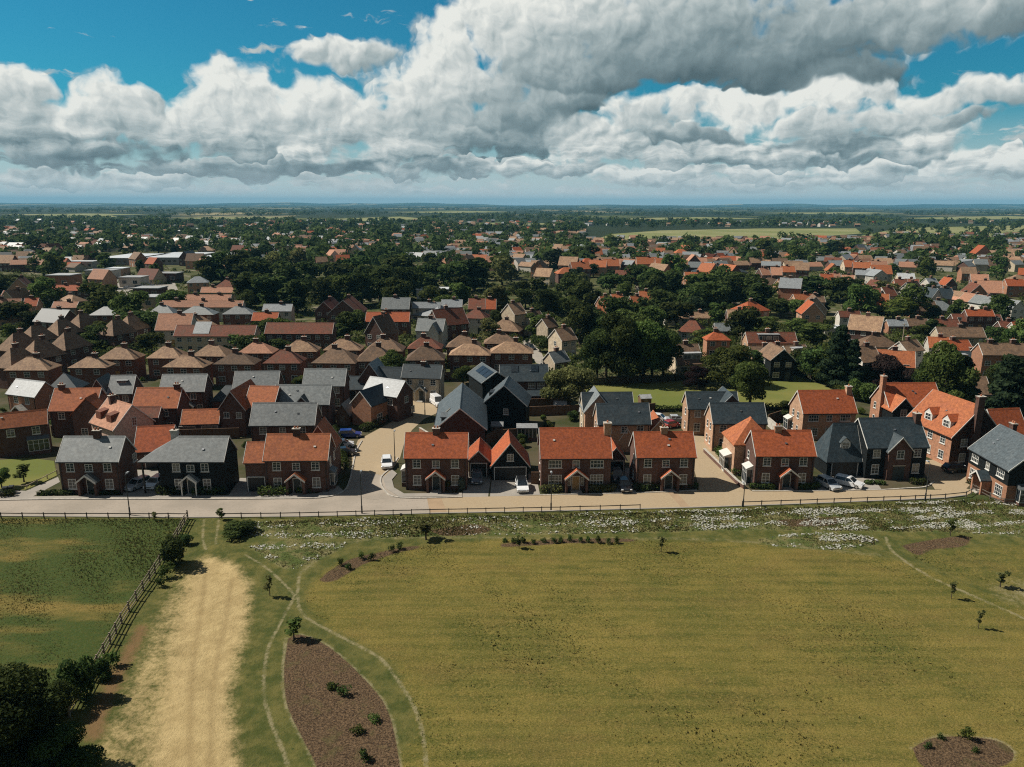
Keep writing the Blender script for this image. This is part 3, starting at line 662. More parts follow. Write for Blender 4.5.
def mid(kind, rm, x0, x1, ey, ry=None, rot=0.0, wm=None, label=None, ze=None, rise=None, D=None, wins=True, det=True, cat='house', chims=None, px_d=None):
    low = kind in 'bk'
    ze = ze or (2.6 if low else 5.0)
    c = P((x0+x1)/2, ey, ze); W = (x1-x0) / ppm(c)
    if kind == 'r': W = W * 1.0
    u = Vector((math.cos(R(rot)), math.sin(R(rot)), 0))
    a, b = c - u*W/2, c + u*W/2
    if wm is None: wm = rng.choice(['red_brick', 'red_brick', 'orange_brick', 'buff_brick', 'cream_render', 'white_render']) if kind != 'r' else 'red_brick'
    kw = dict(wm=wm, rm=rm, cat=cat, barge=None if kind in 'hkrf' or not det else 'white_paint', gut=det and kind != 'f', cap=det)
    name = {'b': 'bungalow', 'k': 'bungalow', 't': 'terrace', 'f': 'flat_roofed_building', 'h': 'villa', 'r': 'villa'}.get(kind, 'town_house')
    pa, pb = proj(a), proj(b)
    if kind in 'hkr':
        h = px_d or W * .36
        if ry: H = house(name, '-', pa, pb, ze, ridge=ry, pitch=40, hipL=h, hipR=h, **kw)
        else: H = house(name, '-', pa, pb, ze, D=D or W*.75, rise=rise or W*.26, hipL=h, hipR=h, **kw)
    elif kind == 'v':
        H = house(name, '-', pa, pb, ze, axis='y', apex=ry, D=D or W*1.1, **kw)
    elif kind == 'f':
        H = house(name, '-', pa, pb, ze, D=D or 10, rise=.5, build=False, **kw)
        m = MB(); m.box(-H.W/2, 0, -.1, H.W/2, H.D, ze); m.build('wall', wm, H.root)
        m = MB(); m.box(-H.W/2-.3, -.3, ze+.003, H.W/2+.3, H.D+.3, ze+.4); m.build('roof', rm, H.root)
    else:
        if ry: H = house(name, '-', pa, pb, ze, ridge=ry, pitch=42, **kw)
        else: H = house(name, '-', pa, pb, ze, D=D or min(W*.75, 9), rise=rise, **kw)
    r = H.root
    if kind != 'f' and det:
        n = chims if chims is not None else (1 if kind != 't' else max(2, int(H.W/9)))
        for i in range(n):
            if kind == 'v': chimney(r, .3, H.D*.6, ze+H.rise+.9, zb=ze+H.rise-.8)
            else: chimney(r, (-H.W/2 + H.W*(i+.5)/n) if n > 1 else rng.choice((-.1, .05, .2))*H.W*.5, H.half+.2, ze+H.rise+1.0, 1.1, .7, ze+H.rise-1.2)
    if wins and kind != 'f':
        n = max(2, int(H.W/2.6))
        for i in range(n):
            x = -H.W/2 + H.W*(i+.5)/n
            if kind == 'v' and n > 2 and abs(x) > H.W*.4: continue
            if not low: window(r, x, -.001, 3.3, 'F', 1.3, 1.2, 2, 2, False)
            if i % 3 == 1: 
                b = MB(); b.box(x-.5, -.06, 0, x+.5, .02, 2.1); b.build('door', rng.choice(['dark_door', 'white_paint', 'wood_door']), r)
            else: window(r, x, -.001, .8, 'F', 1.5, 1.3, 2, 2, False)
        if det and H.D > 5 and kind in 'hgv':
            for z in ((.9, 3.3) if not low else (.9,)): window(r, -H.W/2-.001, H.D*.5, z, 'L', 1.0, 1.2, 2, 2, False)
    elif kind == 'f' and wins:
        n = max(2, int(H.W/3.5))
        for i in range(n): window(r, -H.W/2 + H.W*(i+.5)/n, -.001, ze*.35, 'F', 2.2, ze*.4, 3, 1, False)
    word = {'h': 'hipped villa', 'r': 'pyramid-roofed house', 'g': 'gabled house', 'v': 'gable-fronted house', 'b': 'bungalow', 'k': 'hipped bungalow', 't': 'terrace', 'f': 'building'}[kind]
    H.desc = (COLW[rm] + (' ' if kind in 'fr' or 'tiled' in COLW[rm] else ' roofed ') + word) if kind != 'r' else COLW[rm] + ' ' + word
    H.wword = {'red_brick': 'red brick', 'warm_brick': 'red brick', 'orange_brick': 'orange brick', 'cream_render': 'cream', 'white_render': 'white', 'buff_brick': 'buff brick', 'black_board': 'black boarded', 'metal_roof': 'metal clad', 'pink_render': 'pink'}.get(wm, '')
    H.label = label; H.px = ((x0+x1)/2, ey)
    MID.append(H); return H
def town():
    B, T, RU, O, A, S, DS, PK = 'brown_tile', 'tan_tile', 'rust_tile', 'orange_tile', 'amber_tile', 'slate', 'dark_slate', 'pink_tile'
    for x0, x1, e, r, m in ((4,47,370,357,T),(68,105,367.5,357,T),(97,134,359,347,T),(146,180,358,346,T),(162,203,367,355,T),(191,226,356,344,T),(213,254,364,352.5,B),(237,272,353,342,PK),(263,300,363,350,RU),
                         (281,316,351.5,340,T),(311,355,363,348,B),(323,360,350,339,T),(355,392,361,346,B),(364,402,351,338,B),(406,444,360,346,B),(407,441,348.5,337,RU),(446,479,347,335,B),(449,490,355,343,T),(484,517,343.5,333,B),(490,533,353,341,T),
                         (89,119,315,306.5,S),(145,174,315,305,S),(178,213,314.5,306,S),(222,252,314,306,S)):
        mid('h', m, x0, x1, e, r, rng.uniform(-3, 3), wm='warm_brick')
    for x, e, w in ((5,347,24),(24,338.5,26),(51,331.5,26),(73,325,24),(106,331.5,26),(57,346,28),(26,355,26),(2,364,22),(122,327,22)):
        rt = 68 + rng.uniform(-4, 4); hc = P(x, e+3, 5); uu = Vector((math.cos(R(rt)), math.sin(R(rt)), 0)); nn = Vector((-uu.y, uu.x, 0))
        cx, cy = proj(hc + uu*4.0 - nn*2.9); k = 4.0*ppm(P(cx, cy, 5)); H = mid('r', 'umber_tile', cx-k, cx+k, cy, None, rt, D=5.8, rise=3.5, px_d=2.6)
    mid('t', RU, 173, 254, 336, 325, 0, 'cream_render', 'long rust-red terrace with pale blue solar panels on its roof', chims=0)
    H = MID[-1]; on_slope(H.root, 'solar_panel', H, -H.W*.17, .12, 4.4, 4.2, 'pale_slate')
    mid('t', RU, 264, 332, 333.5, 322.5, 0, 'red_brick', 'long rust-red brick terrace behind the brown villas, without solar panels', chims=0)
    mid('t', PK, 200, 243, 292.5, 287, 0, 'cream_render', 'pink-tan roofed terrace, topmost of the three stepped ones'); mid('t', PK, 181, 230, 300, 294.5, 0, 'cream_render', 'pink-tan roofed terrace, middle of the three stepped ones'); mid('t', PK, 160, 242, 307, 300.5, 0, 'white_render', 'longest pink-tan roofed terrace, lowest of the three stepped ones')
    mid('t', O, 43, 95, 290.5, 285, 0, 'red_brick', 'orange roofed terrace with a row of dark chimneys, left of the pink-tan terraces', chims=4)
    mid('g', O, 0, 26, 297, 290.5); mid('g', PK, 51, 76, 307.5, 301.5); mid('g', O, 23, 36, 306, 298, 10); mid('g', DS, 28, 64, 322, 309, -18, 'red_brick', 'large dark slate hall with brown brick gable among the pyramid roofs')
    mid('f', 'felt_roof', 45, 69, 276, None, 0, 'orange_brick', 'orange brick block with grey flat roof in front of the sheds', ze=8)
    for x0, x1, y, d in ((97, 140, 258.5, 30), (138, 183, 258, 40)): mid('f', 'metal_roof', x0, x1, y, None, 0, 'felt_roof', ze=4.5, D=d+15, cat='shed')
    mid('f', 'metal_roof', 200, 236, 257.5, None, 0, 'white_render', 'white roofed shed beside the dark trees, rightmost of the sheds', ze=4.5, D=45, cat='shed')
    for x0, x1, y in ((84, 112, 271), (105, 122, 269), (66, 92, 262), (118, 140, 278), (152, 176, 274), (132, 158, 289), (140, 168, 298)): mid('f', rng.choice(['felt_roof', 'metal_roof']), x0, x1, y, None, 0, None, ze=4.5, D=9)
    mid('v', RU, 314, 334, 311, 301.5, 0, 'red_brick', 'red brick gable house at the wood edge, left of a pair', D=13); mid('v', RU, 327, 360, 314, 300, 0, 'red_brick', 'big red brick gable house at the wood edge with three upper windows', D=13)
    mid('g', O, 365, 409, 321.5, 312, 0, 'red_brick'); mid('g', O, 251, 277, 320.5, 312.5, 0, 'red_brick'); mid('v', B, 362, 386, 333, 316.5, -25, 'red_brick', 'brown brick house with one steep gable and long side slope')
    mid('g', S, 381, 409, 309, 297.5, 0, 'red_brick'); mid('g', 'pale_slate', 262, 291, 311, 304, 0, 'white_render'); mid('g', S, 415, 443, 331, 318.5, -8, 'white_render', 'grey slate house with two white verged gables above the brown villas'); 
    c = MID[-1]; block(c.root, 0, c.W*.38, -1.6, 3, 4.6, 2.6, 'y', 'white_render', S)
    mid('f', 'metal_roof', 416, 448, 290, None, 0, 'white_render', 'white flat roofed hall at the foot of the wooded belt', ze=5, D=8)
    mid('g', 'pale_slate', 412, 440, 308, 302, 0, 'white_render'); mid('g', 'pale_slate', 441, 462, 307, 299.5); mid('g', RU, 468, 485, 309, 298.5, 0, 'red_brick'); mid('g', O, 484, 496, 309, 299, 0, 'orange_brick')
    mid('g', T, 513, 529, 314, 303, 40, 'cream_render', 'tall cream gabled house with a big square chimney at the bend of the street', ze=7); mid('g', B, 530, 548, 320, 311, 40, 'cream_render'); mid('g', B, 546, 561, 327, 318, 40, 'cream_render')
    mid('g', T, 560, 580, 340, 328, 35, 'cream_render'); mid('b', S, 553, 573, 362, 351, 35, 'cream_render')
    for x0, x1, e, r in ((597,606,313,305),(603,616,306,296),(613,625,303,294),(632,646,303,296),(640,653,300,291)): mid('g', A, x0, x1, e, r, rng.uniform(-25, 25), 'orange_brick')
    for x0, x1, e, r in ((572,592,269,262),(588,606,267,260),(604,620,266,259),(459,472,261,255),(470,486,261,254.5),(486,502,262,256)): mid('g', rng.choice([A, PK, B]), x0, x1, e, r, rng.uniform(-20, 20))
    for x0, x1, e, r in ((637,658,264,257),(656,684,265,258),(686,712,282,272),(708,722,282,274),(716,736,285,276)): mid('g', A, x0, x1, e, r, rng.uniform(-12, 12), 'orange_brick')
    mid('k', DS, 695, 749, 272, 264.5, 0, 'white_render', 'wide dark hipped roof below the distant pale field'); 
    for x in (736, 743, 750, 757): mid('g', 'pale_slate', x-3, x+4, 282, 276, 0, 'white_render')
    mid('g', 'pale_slate', 779, 800, 288, 278, -25, 'orange_brick', 'tall pale-roofed hall with sheer orange brick walls', ze=9)
    for x0, x1, e, r in ((762,772,275,268),(771,782,275,267),(782,796,272,266),(821,834,282,274),(832,842,281,273),(842,854,283,275),(845,856,267,260),(854,871,268,262),(870,888,267,261)): mid('g', rng.choice([A, O, PK, RU]), x0, x1, e, r, rng.uniform(-20, 20))
    mid('g', A, 795, 816, 300, 294, 5); mid('g', B, 812, 826, 302, 296); mid('g', T, 728, 749, 318, 309.5, -6, 'red_brick'); mid('b', T, 665, 690, 318, 311.5, 0, 'white_render'); mid('b', T, 692, 712, 318, 312); mid('k', RU, 678, 703, 332, 320, -20, 'white_render')
    mid('h', O, 707, 731, 340, 331.5, 0, 'orange_brick', 'small orange pyramid roofed house with bright brick wall above the mown green', chims=1)
    mid('g', RU, 748, 798, 343, 332, 0, 'buff_brick', 'long rust roofed house with a wide glazed dormer above the mown green'); H = MID[-1]; flatdormer(H.root, -.8, .6, 5.3, H.W*.42, 1.7, 2.4, 'dark_steel')
    mid('b', B, 752, 788, 357, 346, 4, 'buff_brick'); mid('v', B, 770, 796, 360, 349, 0, 'black_board', D=9)
    mid('b', B, 677, 705, 364, 344, 8, 'cream_render', 'brown chalet house with a long white dormer by the dark trees', ze=2.8); H = MID[-1]; flatdormer(H.root, .6, .9, 3.6, H.W*.72, 1.5, 2.4, 'white_render')
    mid('b', T, 789, 816, 359, 345, 20, 'white_render', 'white chalet house with dormer window left of the tall dark conifer'); H = MID[-1]; flatdormer(H.root, 0, .9, 3.6, H.W*.5, 1.5, 2.2, 'white_render')
    mid('b', S, 716, 740, 331, 323); mid('f', 'metal_roof', 825, 852, 329.5, None, 0, 'white_render', 'white flat roofed hut behind the conifers', ze=2.8, D=6); mid('g', RU, 840, 862, 317, 311, 0, 'white_render')
    mid('b', RU, 852, 866, 321, 315); mid('b', 'pale_slate', 889, 909, 326, 319.5); mid('b', B, 908, 930, 326, 318.5); mid('b', RU, 933, 962, 328, 319); mid('b', B, 913, 939, 311, 301); mid('k', B, 860, 902, 347, 335, 0, 'cream_render')
    mid('g', B, 862, 884, 362, 346, 10, 'white_render'); mid('g', A, 868, 913, 366, 350, -20, 'cream_render', 'long amber-brown roof slanting behind the slim end chimney', ze=4)
    mid('g', T, 903, 931, 351, 340, 30, 'white_render'); mid('b', A, 930, 950, 348, 337, -15, 'white_render'); mid('b', O, 946, 976, 351, 340, 8, 'cream_render'); mid('b', B, 940, 986, 337, 327, -3, 'cream_render')
    for x0, x1, m in ((958,974,T),(973,990,PK),(986,1002,PK),(998,1014,S),(1010,1028,S)): mid('v', m, x0, x1, 300+(x0-958)*.16, 292.5+(x0-958)*.16, 12, 'white_render' if m != PK else 'cream_render', D=14)
    mid('t', O, 968, 995, 316, 309.5, -3, 'red_brick'); mid('g', RU, 955, 1003, 322, 314, -3, 'red_brick', ze=3); mid('b', RU, 1002, 1022, 329, 321); mid('b', O, 1016, 1036, 331, 322)
    mid('t', B, 984, 1030, 355, 343, -3, 'orange_brick', 'big brown roofed brick block with projecting end gable at the picture edge', ze=6); mid('b', DS, 955, 999, 366, 351, -3, 'white_render', 'dark slate chalet house with two white boxed dormers'); H = MID[-1]
    flatdormer(H.root, -H.W*.27, 1, 3.6, 1.8, 1.4, 2, 'white_render'); flatdormer(H.root, H.W*.2, 1, 3.6, 1.8, 1.4, 2, 'white_render')
    mid('b', B, 962, 992, 394, 376, -5, 'buff_brick', 'brown roof between the two dark conifers behind the askew house')
    for x0, x1, e, r, m in ((873,890,290,281,RU),(886,900,296,287,RU),(897,910,289,279,RU),(903,918,299,290,S),(915,930,297,287,DS),(930,944,299,289,DS),(942,956,299,288,DS),(858,868,295,287,A),(868,880,296,288,RU),(905,918,287,279,RU),(945,958,285,278,O),(972,988,280,274,PK),(1008,1026,286,279,O),(856,872,275,270,'pale_slate'),(872,890,276,270,'pale_slate'),(899,915,279,273,'metal_roof'),(930,942,286,278,'pale_slate')):
        mid(rng.choice('gv'), m, x0, x1, e, r, rng.uniform(-25, 25))
    for H in MID: pass
    # scattered town houses, as the photograph shows them between the crowns
    n, tries = len(MID), 0
    while len(MID) < n + 105 and tries < 4000:
        tries += 1
        px = rng.uniform(-5, 1030); py = 250 + 82 * rng.random() ** 1.5
        if 240 < px < 460 and 262 < py < 312: continue
        if 540 < px < 700 and py > 284: continue
        if px < 160 and py > 318: continue
        c = P(px, py, 5)
        if any((c.x-f[0])**2 + (c.y+5-f[1])**2 < (f[2]+8)**2 for f in FOOT): continue
        w = rng.uniform(7, 11.5) * ppm(c)
        left = px < 560
        rm = rng.choice([B, T, S, RU, O, 'pale_slate', DS, PK] if left else [B, T, RU, O, A, A, S, PK])
        mid(rng.choice('gghvbk'), rm, px-w/2, px+w/2, py, None, rng.uniform(-40, 40), det=py > 285, wins=True)
town()
def label_mid():
    seen = {}
    for H in MID:
        H.key = (H.desc, region(*H.px)); seen.setdefault(H.key, []).append(H)
    for (d, rg), hs in seen.items():
        un = [h for h in hs if h.label is None]
        un.sort(key=lambda h: h.px[0])
        for i, h in enumerate(un):
            if len(hs) == 1: h.label = f'{d} with {h.wword} walls, {rg}' if h.wword else f'lone {d}, {rg}'
            else: h.label = f'{d}, {ordinal(i)} of {len(un)} from left {rg}' if len(un) > 1 else f'plain {d} with {h.wword} walls, {rg}'
    g = {'villa': 'older hipped villas', 'bungalow': 'bungalows in the older town', 'terrace': 'terraces in the older town', 'flat_roofed_building': 'flat roofed buildings of the town'}
    for H in MID:
        H.root['label'] = H.label; H.root['group'] = g.get(H.root.name.split('.')[0], 'gabled houses in the older town')
label_mid()
# ------------------------------------------------------------------ foliage
def leaf_data(lobes, n, size, seed, flat=.55, up=.25):
    rs = np.random.RandomState(seed)
    lb = np.array(lobes, float)                     # cx cy cz rx ry rz
    wt = lb[:, 3] * lb[:, 4] + lb[:, 3] * lb[:, 5]; wt /= wt.sum()
    k = rs.choice(len(lb), n, p=wt)
    d = rs.normal(size=(n, 3)); d[:, 2] += up; d /= np.linalg.norm(d, axis=1)[:, None]
    rad = .62 + .42 * rs.rand(n) ** .6
    p = lb[k, :3] + d * lb[k, 3:6] * rad[:, None]
    nr = d + rs.normal(size=(n, 3)) * flat; nr /= np.linalg.norm(nr, axis=1)[:, None]
    t = np.cross(nr, rs.normal(size=(n, 3))); t /= np.linalg.norm(t, axis=1)[:, None]
    b = np.cross(nr, t)
    s = size * (.55 + .9 * rs.rand(n))[:, None]
    q = np.stack([p - t*s, p - b*s*.62, p + t*s, p + b*s*.62], 1)
    tint = np.clip(.5 + rs.normal(size=n) * .22 + (rs.rand(len(lb)) - .5)[k] * .5, 0, 1)
    return q.reshape(-1, 3), np.repeat(tint, 4)
def quads_mesh(name, v, tint, mat, extra=None):
    me = bpy.data.meshes.new(name); nv = len(v); nf = nv // 4
    me.vertices.add(nv); me.vertices.foreach_set('co', np.asarray(v, np.float32).ravel())
    me.loops.add(nv); me.loops.foreach_set('vertex_index', np.arange(nv, dtype=np.int32))
    me.polygons.add(nf); me.polygons.foreach_set('loop_start', np.arange(0, nv, 4, dtype=np.int32))
    a = me.attributes.new('tint', 'FLOAT', 'POINT'); a.data.foreach_set('value', np.asarray(tint, np.float32))
    mats = [mat] if isinstance(mat, str) else mat
    for m in mats: me.materials.append(MATS[m])
    if extra is not None: me.polygons.foreach_set('material_index', np.asarray(extra, np.int32))
    me.update(calc_edges=True)
    return me
def crown_lobes(kind, seed):
    r = random.Random(seed); lo = []
    if kind == 'broad':        # unit tree: height 1, crown half width ~.4
        lo.append((0, 0, .54, .25, .25, .34))
        for i in range(15):
            a = r.uniform(0, 6.28); z = r.uniform(.20, .86); q = (.34 if z < .62 else .24) * r.uniform(.55, 1.05)
            s = r.uniform(.10, .17); lo.append((math.cos(a)*q, math.sin(a)*q, z, s*1.15, s*1.15, s*.85))
    elif kind == 'tall':
        for i in range(13):
            z = .25 + .65 * i / 12; q = .16 * r.random(); a = r.uniform(0, 6.28); s = r.uniform(.10, .16) * (1.1 - abs(z-.5)*.9)
            lo.append((math.cos(a)*q, math.sin(a)*q, z, s, s, s*1.2))
    elif kind == 'conifer':
        for i in range(30):
            z = .10 + .85 * (i / 29) ** .95; w = .25 * (1 - z) + .02; a = i * 2.4 + r.uniform(-.4, .4); q = w * r.uniform(.5, 1.0)
            lo.append((math.cos(a)*q, math.sin(a)*q, z, .055 + w*.42, .055 + w*.42, .05))
    elif kind == 'bush':
        for i in range(9):
            a = r.uniform(0, 6.28); q = .32 * r.random(); z = r.uniform(.25, .7); s = r.uniform(.2, .3)
            lo.append((math.cos(a)*q, math.sin(a)*q, z, s, s, s*.9))
    elif kind == 'sapling':
        for i in range(7):
            z = .42 + .5 * i / 6; q = .11 * r.random(); a = r.uniform(0, 6.28); s = r.uniform(.05, .11)
            lo.append((math.cos(a)*q, math.sin(a)*q, z, s, s, s))
    return lo
CROWN = {}
def crown_mesh(kind, n, size, mat, var):
    key = (kind, n, size, mat, var)
    if key not in CROWN:
        v, t = leaf_data(crown_lobes(kind, var * 13 + 5), n, size, var * 7 + 1)
        CROWN[key] = quads_mesh('crown', v, t, mat)
    return CROWN[key]
TRUNK = {}
def trunk_mesh(kind):
    if kind not in TRUNK:
        r = random.Random(len(TRUNK) + 3); b = MB()
        top = {'broad': .55, 'tall': .7, 'conifer': .92, 'sapling': .85}[kind]; w = {'broad': .028, 'tall': .024, 'conifer': .02, 'sapling': .012}[kind]
        b.tube((0, 0, -.02), (.008, 0, top*.5), w*1.25, w*.8); b.tube((.008, 0, top*.5), (0, .01, top), w*.8, w*.3)
        for i in range(6 if kind != 'conifer' else 0):
            a = i * 1.05 + r.random(); z0 = top * r.uniform(.35, .75); l = .22 if kind == 'broad' else .1
            b.tube((.006, 0, z0), (math.cos(a)*l, math.sin(a)*l, z0 + .16), w*.45, w*.12, 6)
        o = b.build('trunk', 'bark'); TRUNK[kind] = o.data; bpy.data.objects.remove(o)
    return TRUNK[kind]
PLANTS = []
KW = {'broad': 'tree', 'tall': 'upright tree', 'conifer': 'conifer', 'bush': 'bush', 'sapling': 'sapling'}
NAMEK = {'broad': 'broadleaf_tree', 'tall': 'upright_tree', 'conifer': 'conifer_tree', 'bush': 'bush', 'sapling': 'sapling'}
LW = {'leaf_dark': 'dark green', 'leaf_mid': 'mid green', 'leaf_olive': 'pale olive', 'leaf_bright': 'bright green', 'leaf_pale': 'pale blossoming', 'leaf_conifer': 'blackish green', 'leaf_purple': 'dark purple', 'leaf_silver': 'silvery'}
def plant(kind, mat, pos, h, w, label=None, n=None, size=None):
    pos = Vector(pos); dist = (pos - CPOS).length
    if n is None: n = 30000 if dist < 75 else 9500 if dist < 190 else 2600 if dist < 330 else 1100
    if size is None: size = .012 if dist < 75 else .021 if dist < 190 else .036 if dist < 330 else .052
    if kind in ('bush',): n //= 3; size *= 2.0
    if kind == 'sapling': n = 190; size = .045
    if kind == 'bush' and dist < 100 and h < 2.2: n = 260; size = .075
    t = thing(NAMEK[kind], label, 'tree' if kind not in ('bush',) else 'bush', pos, rng.uniform(0, 6.28))
    cw = {'broad': .80, 'tall': .5, 'conifer': .55, 'bush': 1.1, 'sapling': .25}[kind]
    t.scale = (w/cw, w/cw, h)
    link('crown', crown_mesh(kind, n, size, mat, rng.randrange(4)), t)
    if kind in ('bush',):
        pass
    else: link('trunk', trunk_mesh(kind), t)
    t['_k'] = 0; del t['_k']
    px = proj(pos)
    PLANTS.append((t, kind, mat, px, h, label))
    FOOT.append((pos.x, pos.y, w*.32))
    return t
def tree_px(kind, mat, px, base, hp, wp, label=None):
    c = P(px, base); s = ppm(c)
    return plant(kind, mat, c, hp / s / .97, wp / s, label)
def trees():
    D, M, OL, BR, CF = 'leaf_dark', 'leaf_mid', 'leaf_olive', 'leaf_bright', 'leaf_conifer'
    b, t, c, u = 'broad', 'tall', 'conifer', 'bush'
    tree_px(b, OL, 569, 411, 50, 50, 'pale olive garden tree beside the pale slate cross gable house')
    tree_px(b, M, 731, 385, 42, 48, 'round green tree alone at the top edge of the mown green')
    tree_px(b, M, 749, 411, 55, 40, 'bushy green tree in front of the mown green, touching the slate roofs')
    tree_px(b, 'leaf_purple', 697, 390, 26, 24, 'small dark purple tree standing on the mown green')
    for x, y, h, w, k in ((597,381,58,36,D),(619,383,70,46,D),(643,382,68,46,M),(663,381,56,36,D),(606,377,50,36,M),(632,378,60,40,D),(652,376,48,34,M)): tree_px(b, k, x, y, h, w)
    for x, y, h, w, k, m in ((836,386,60,36,c,CF),(849,388,48,28,c,CF),(816,380,38,36,b,D),(828,383,42,30,b,M),(886,390,36,42,b,'leaf_purple'),(941,410,70,48,b,M),(925,402,50,30,b,D),(958,408,52,36,c,CF),(1002,434,78,58,c,CF),(1022,436,72,46,c,CF),(1010,402,40,44,b,D),(893,321,24,40,b,BR),(869,340,18,26,b,'leaf_pale'),
                       (990,398,36,26,b,D),(870,388,24,30,b,M),(853,400,24,26,u,M),(866,402,20,30,u,M),(779,370,18,34,b,M),(803,372,26,32,b,D),(760,374,24,32,b,D)): tree_px(k, m, x, y, h, w)
    for x, y, h, w, k in ((142,342,34,44,D),(152,352,22,26,M),(128,376,24,34,D),(178,372,14,34,M),(85,354,16,36,M),(100,350,26,34,D),(74,350,18,24,M),(14,328,30,44,D),(36,330,20,30,D),(20,292,18,40,M),(0,300,24,30,D),
                       (40,349,16,20,D),(14,341,18,20,M),(62,339,15,18,D),(90,342,16,22,M),(44,360,12,18,M),(12,360,14,16,D),(36,328,16,20,D),(86,331,15,18,D),(242,352,20,40,M),(252,357,24,30,D),(225,352,16,20,BR),(283,356,18,28,D),(348,338,26,30,D),(355,330,20,24,M),(342,340,16,20,D),(390,384,34,28,M),(407,380,22,30,D),(418,376,14,20,OL),(463,385,20,22,M),(476,380,16,20,OL),
                       (207,284,28,28,D),(222,283,32,34,D),(240,284,34,36,D),(258,284,30,30,D),(250,308,34,36,D),(272,312,36,38,D),(297,314,34,36,D),(246,318,28,24,D),(322,308,30,34,D),(340,306,32,42,M),(362,306,34,36,D),(380,302,38,40,D),(398,312,36,34,D),(372,296,34,40,D),(408,300,34,34,D),(398,286,34,36,D),
                       (262,290,30,34,D),(288,294,32,36,D),(310,290,30,36,D),(336,288,28,36,D),(352,284,28,40,D),(420,296,26,34,D),(436,288,28,34,D),(456,292,30,34,D),(474,290,30,34,D),(430,312,26,26,M),(446,318,26,24,M),(460,310,26,24,M),(470,286,26,30,D),
                       (554,314,24,24,M),(582,314,34,36,D),(572,300,28,30,D),(537,340,26,26,M),(520,302,22,26,D),(500,312,24,22,D),(497,334,24,18,D),(510,332,20,18,M),(540,352,18,24,D),(590,330,24,30,D),(545,330,20,20,D),(566,318,22,22,M),
                       (605,346,34,36,D),(628,342,34,40,M),(650,338,34,38,M),(676,328,30,36,D),(660,318,30,40,D),(690,316,32,40,D),(712,314,34,40,D),(728,306,34,42,D),(745,308,34,40,D),(760,314,30,32,D),(700,300,30,34,M),(716,296,30,32,D),(650,302,34,36,D),(640,292,30,32,D),(668,300,30,36,D),
                       (808,300,22,30,D),(822,300,24,30,D),(838,302,26,34,D),(852,300,22,28,D),(830,288,20,26,D),(800,320,22,34,M),(780,318,22,30,D),(812,344,20,34,M),(796,336,18,30,M),(706,344,16,26,M),(764,334,16,30,M),(870,312,20,20,M),(850,330,14,30,M),(820,336,14,34,M),(932,336,16,22,D),(920,338,14,20,M),(992,342,16,24,D),(1000,372,22,24,D),(930,318,14,20,D),(904,310,14,20,D),(985,320,14,20,D)): 
        tree_px(b if rng.random() < .85 else t, k, x, y, h, w)
    tree_px(c, CF, 286, 324, 24, 14, 'narrow dark conifer at the end of the long rust-red brick terrace')
    # the foreground corner
    plant(b, D, P(2, 792), 10.5, 9.5, 'large dark tree in the lower left corner beside the timber fence')
    plant(b, D, P(52, 790), 5.2, 6.0, 'smaller dark tree at the picture bottom, shading the pale track')
    tree_px(u, D, 176, 566, 33, 36, 'dark thorn bush leaning on the timber fence near the road')
    for i, (x, y, h, w) in enumerate(((186,545,12,15),(167,578,17,19),(159,588,12,14),(112,668,20,20),(102,680,26,24))): tree_px(u, M if i % 2 else D, x, y, h, w, f'rough bush growing along the slanting timber fence, {ordinal(i)} down from the road')
    tree_px(u, D, 82, 700, 50, 36, 'large dark thorn bush on the timber fence beside the corner tree'); tree_px(u, D, 62, 716, 40, 36, 'dark bush between the corner tree and the timber fence')
    # saplings of the new park
    for x, y, h, w, lb, m in ((294,641,26,18,'leafy young tree at the tip of the teardrop mulch bed',D),(270,597,25,9,'thin staked sapling between the straw track and worn path',M),(978,630,24,7,'bare pale sapling in a tree guard on the lawn',OL),(951,600,22,8,'thin sapling beside the worn path on the lawn',M),(1000,588,20,13,'leafy young tree in the dry patch by the field edge',M),
                              (661,552,18,8,'slim young tree alone near the top of the lawn',M),(426,540,22,20,'pale young tree at the gap in the flower strip',OL),(519,550,15,9,'small dark young tree in front of the long planting bed',D),(950,537,20,9,'dark young tree beside the upper mulch patch',D),(155,463+58,10,6,'tiny sapling behind the roadside rail',M),(220,520,12,9,'small sapling by the end of the timber fence',D)):
        tree_px('sapling', M if m == D else OL, x, y, h*.95, w*.85, lb)
    for i, (x, y) in enumerate(((332,690),(345,696),(358,733),(365,760),(375,722))): tree_px(u, D if i % 2 else M, x, y, 9 + 4*(i % 2), 17, ('low dark shrub', 'green shrub')[i % 2 == 0] + f' in the teardrop mulch bed, {ordinal(i)} from its tip')
    for i, (x, y) in enumerate(((340,566),(349,570),(362,560),(372,561),(392,553),(400,550))): tree_px(u, D if i % 2 else M, x, y, 9, 10, f'small shrub in the curved mulch strip, {ordinal(i)} from the left')
    for i in range(13): tree_px(u, D if i % 3 else M, 505 + i*9.4 + rng.uniform(-2, 2), 544 + rng.uniform(-2, 1), rng.uniform(6, 10), 8, f'little shrub in the long planting bed, {ordinal(i)} from the left')
    tree_px(u, BR, 966, 741, 17, 17, 'bright green shrub at the back of the round mulch bed')
    for i, (x, y) in enumerate(((940,741),(975,754),(928,750))): tree_px(u, D, x, y, 9, 10, f'low dark plant in the round mulch bed, {ordinal(i)} of three')
    tree_px(u, D, 238, 535, 14, 40, 'dark bramble clump at the left end of the flower strip')
    tree_px(b, M, 2, 488, 22, 18, 'small round tree on the corner lawn at the picture edge'); tree_px('sapling', M, 24, 482, 18, 14, 'slender young tree on the corner lawn')
    # fill to the number of trees that read singly
    nmax, tries = 292, 0
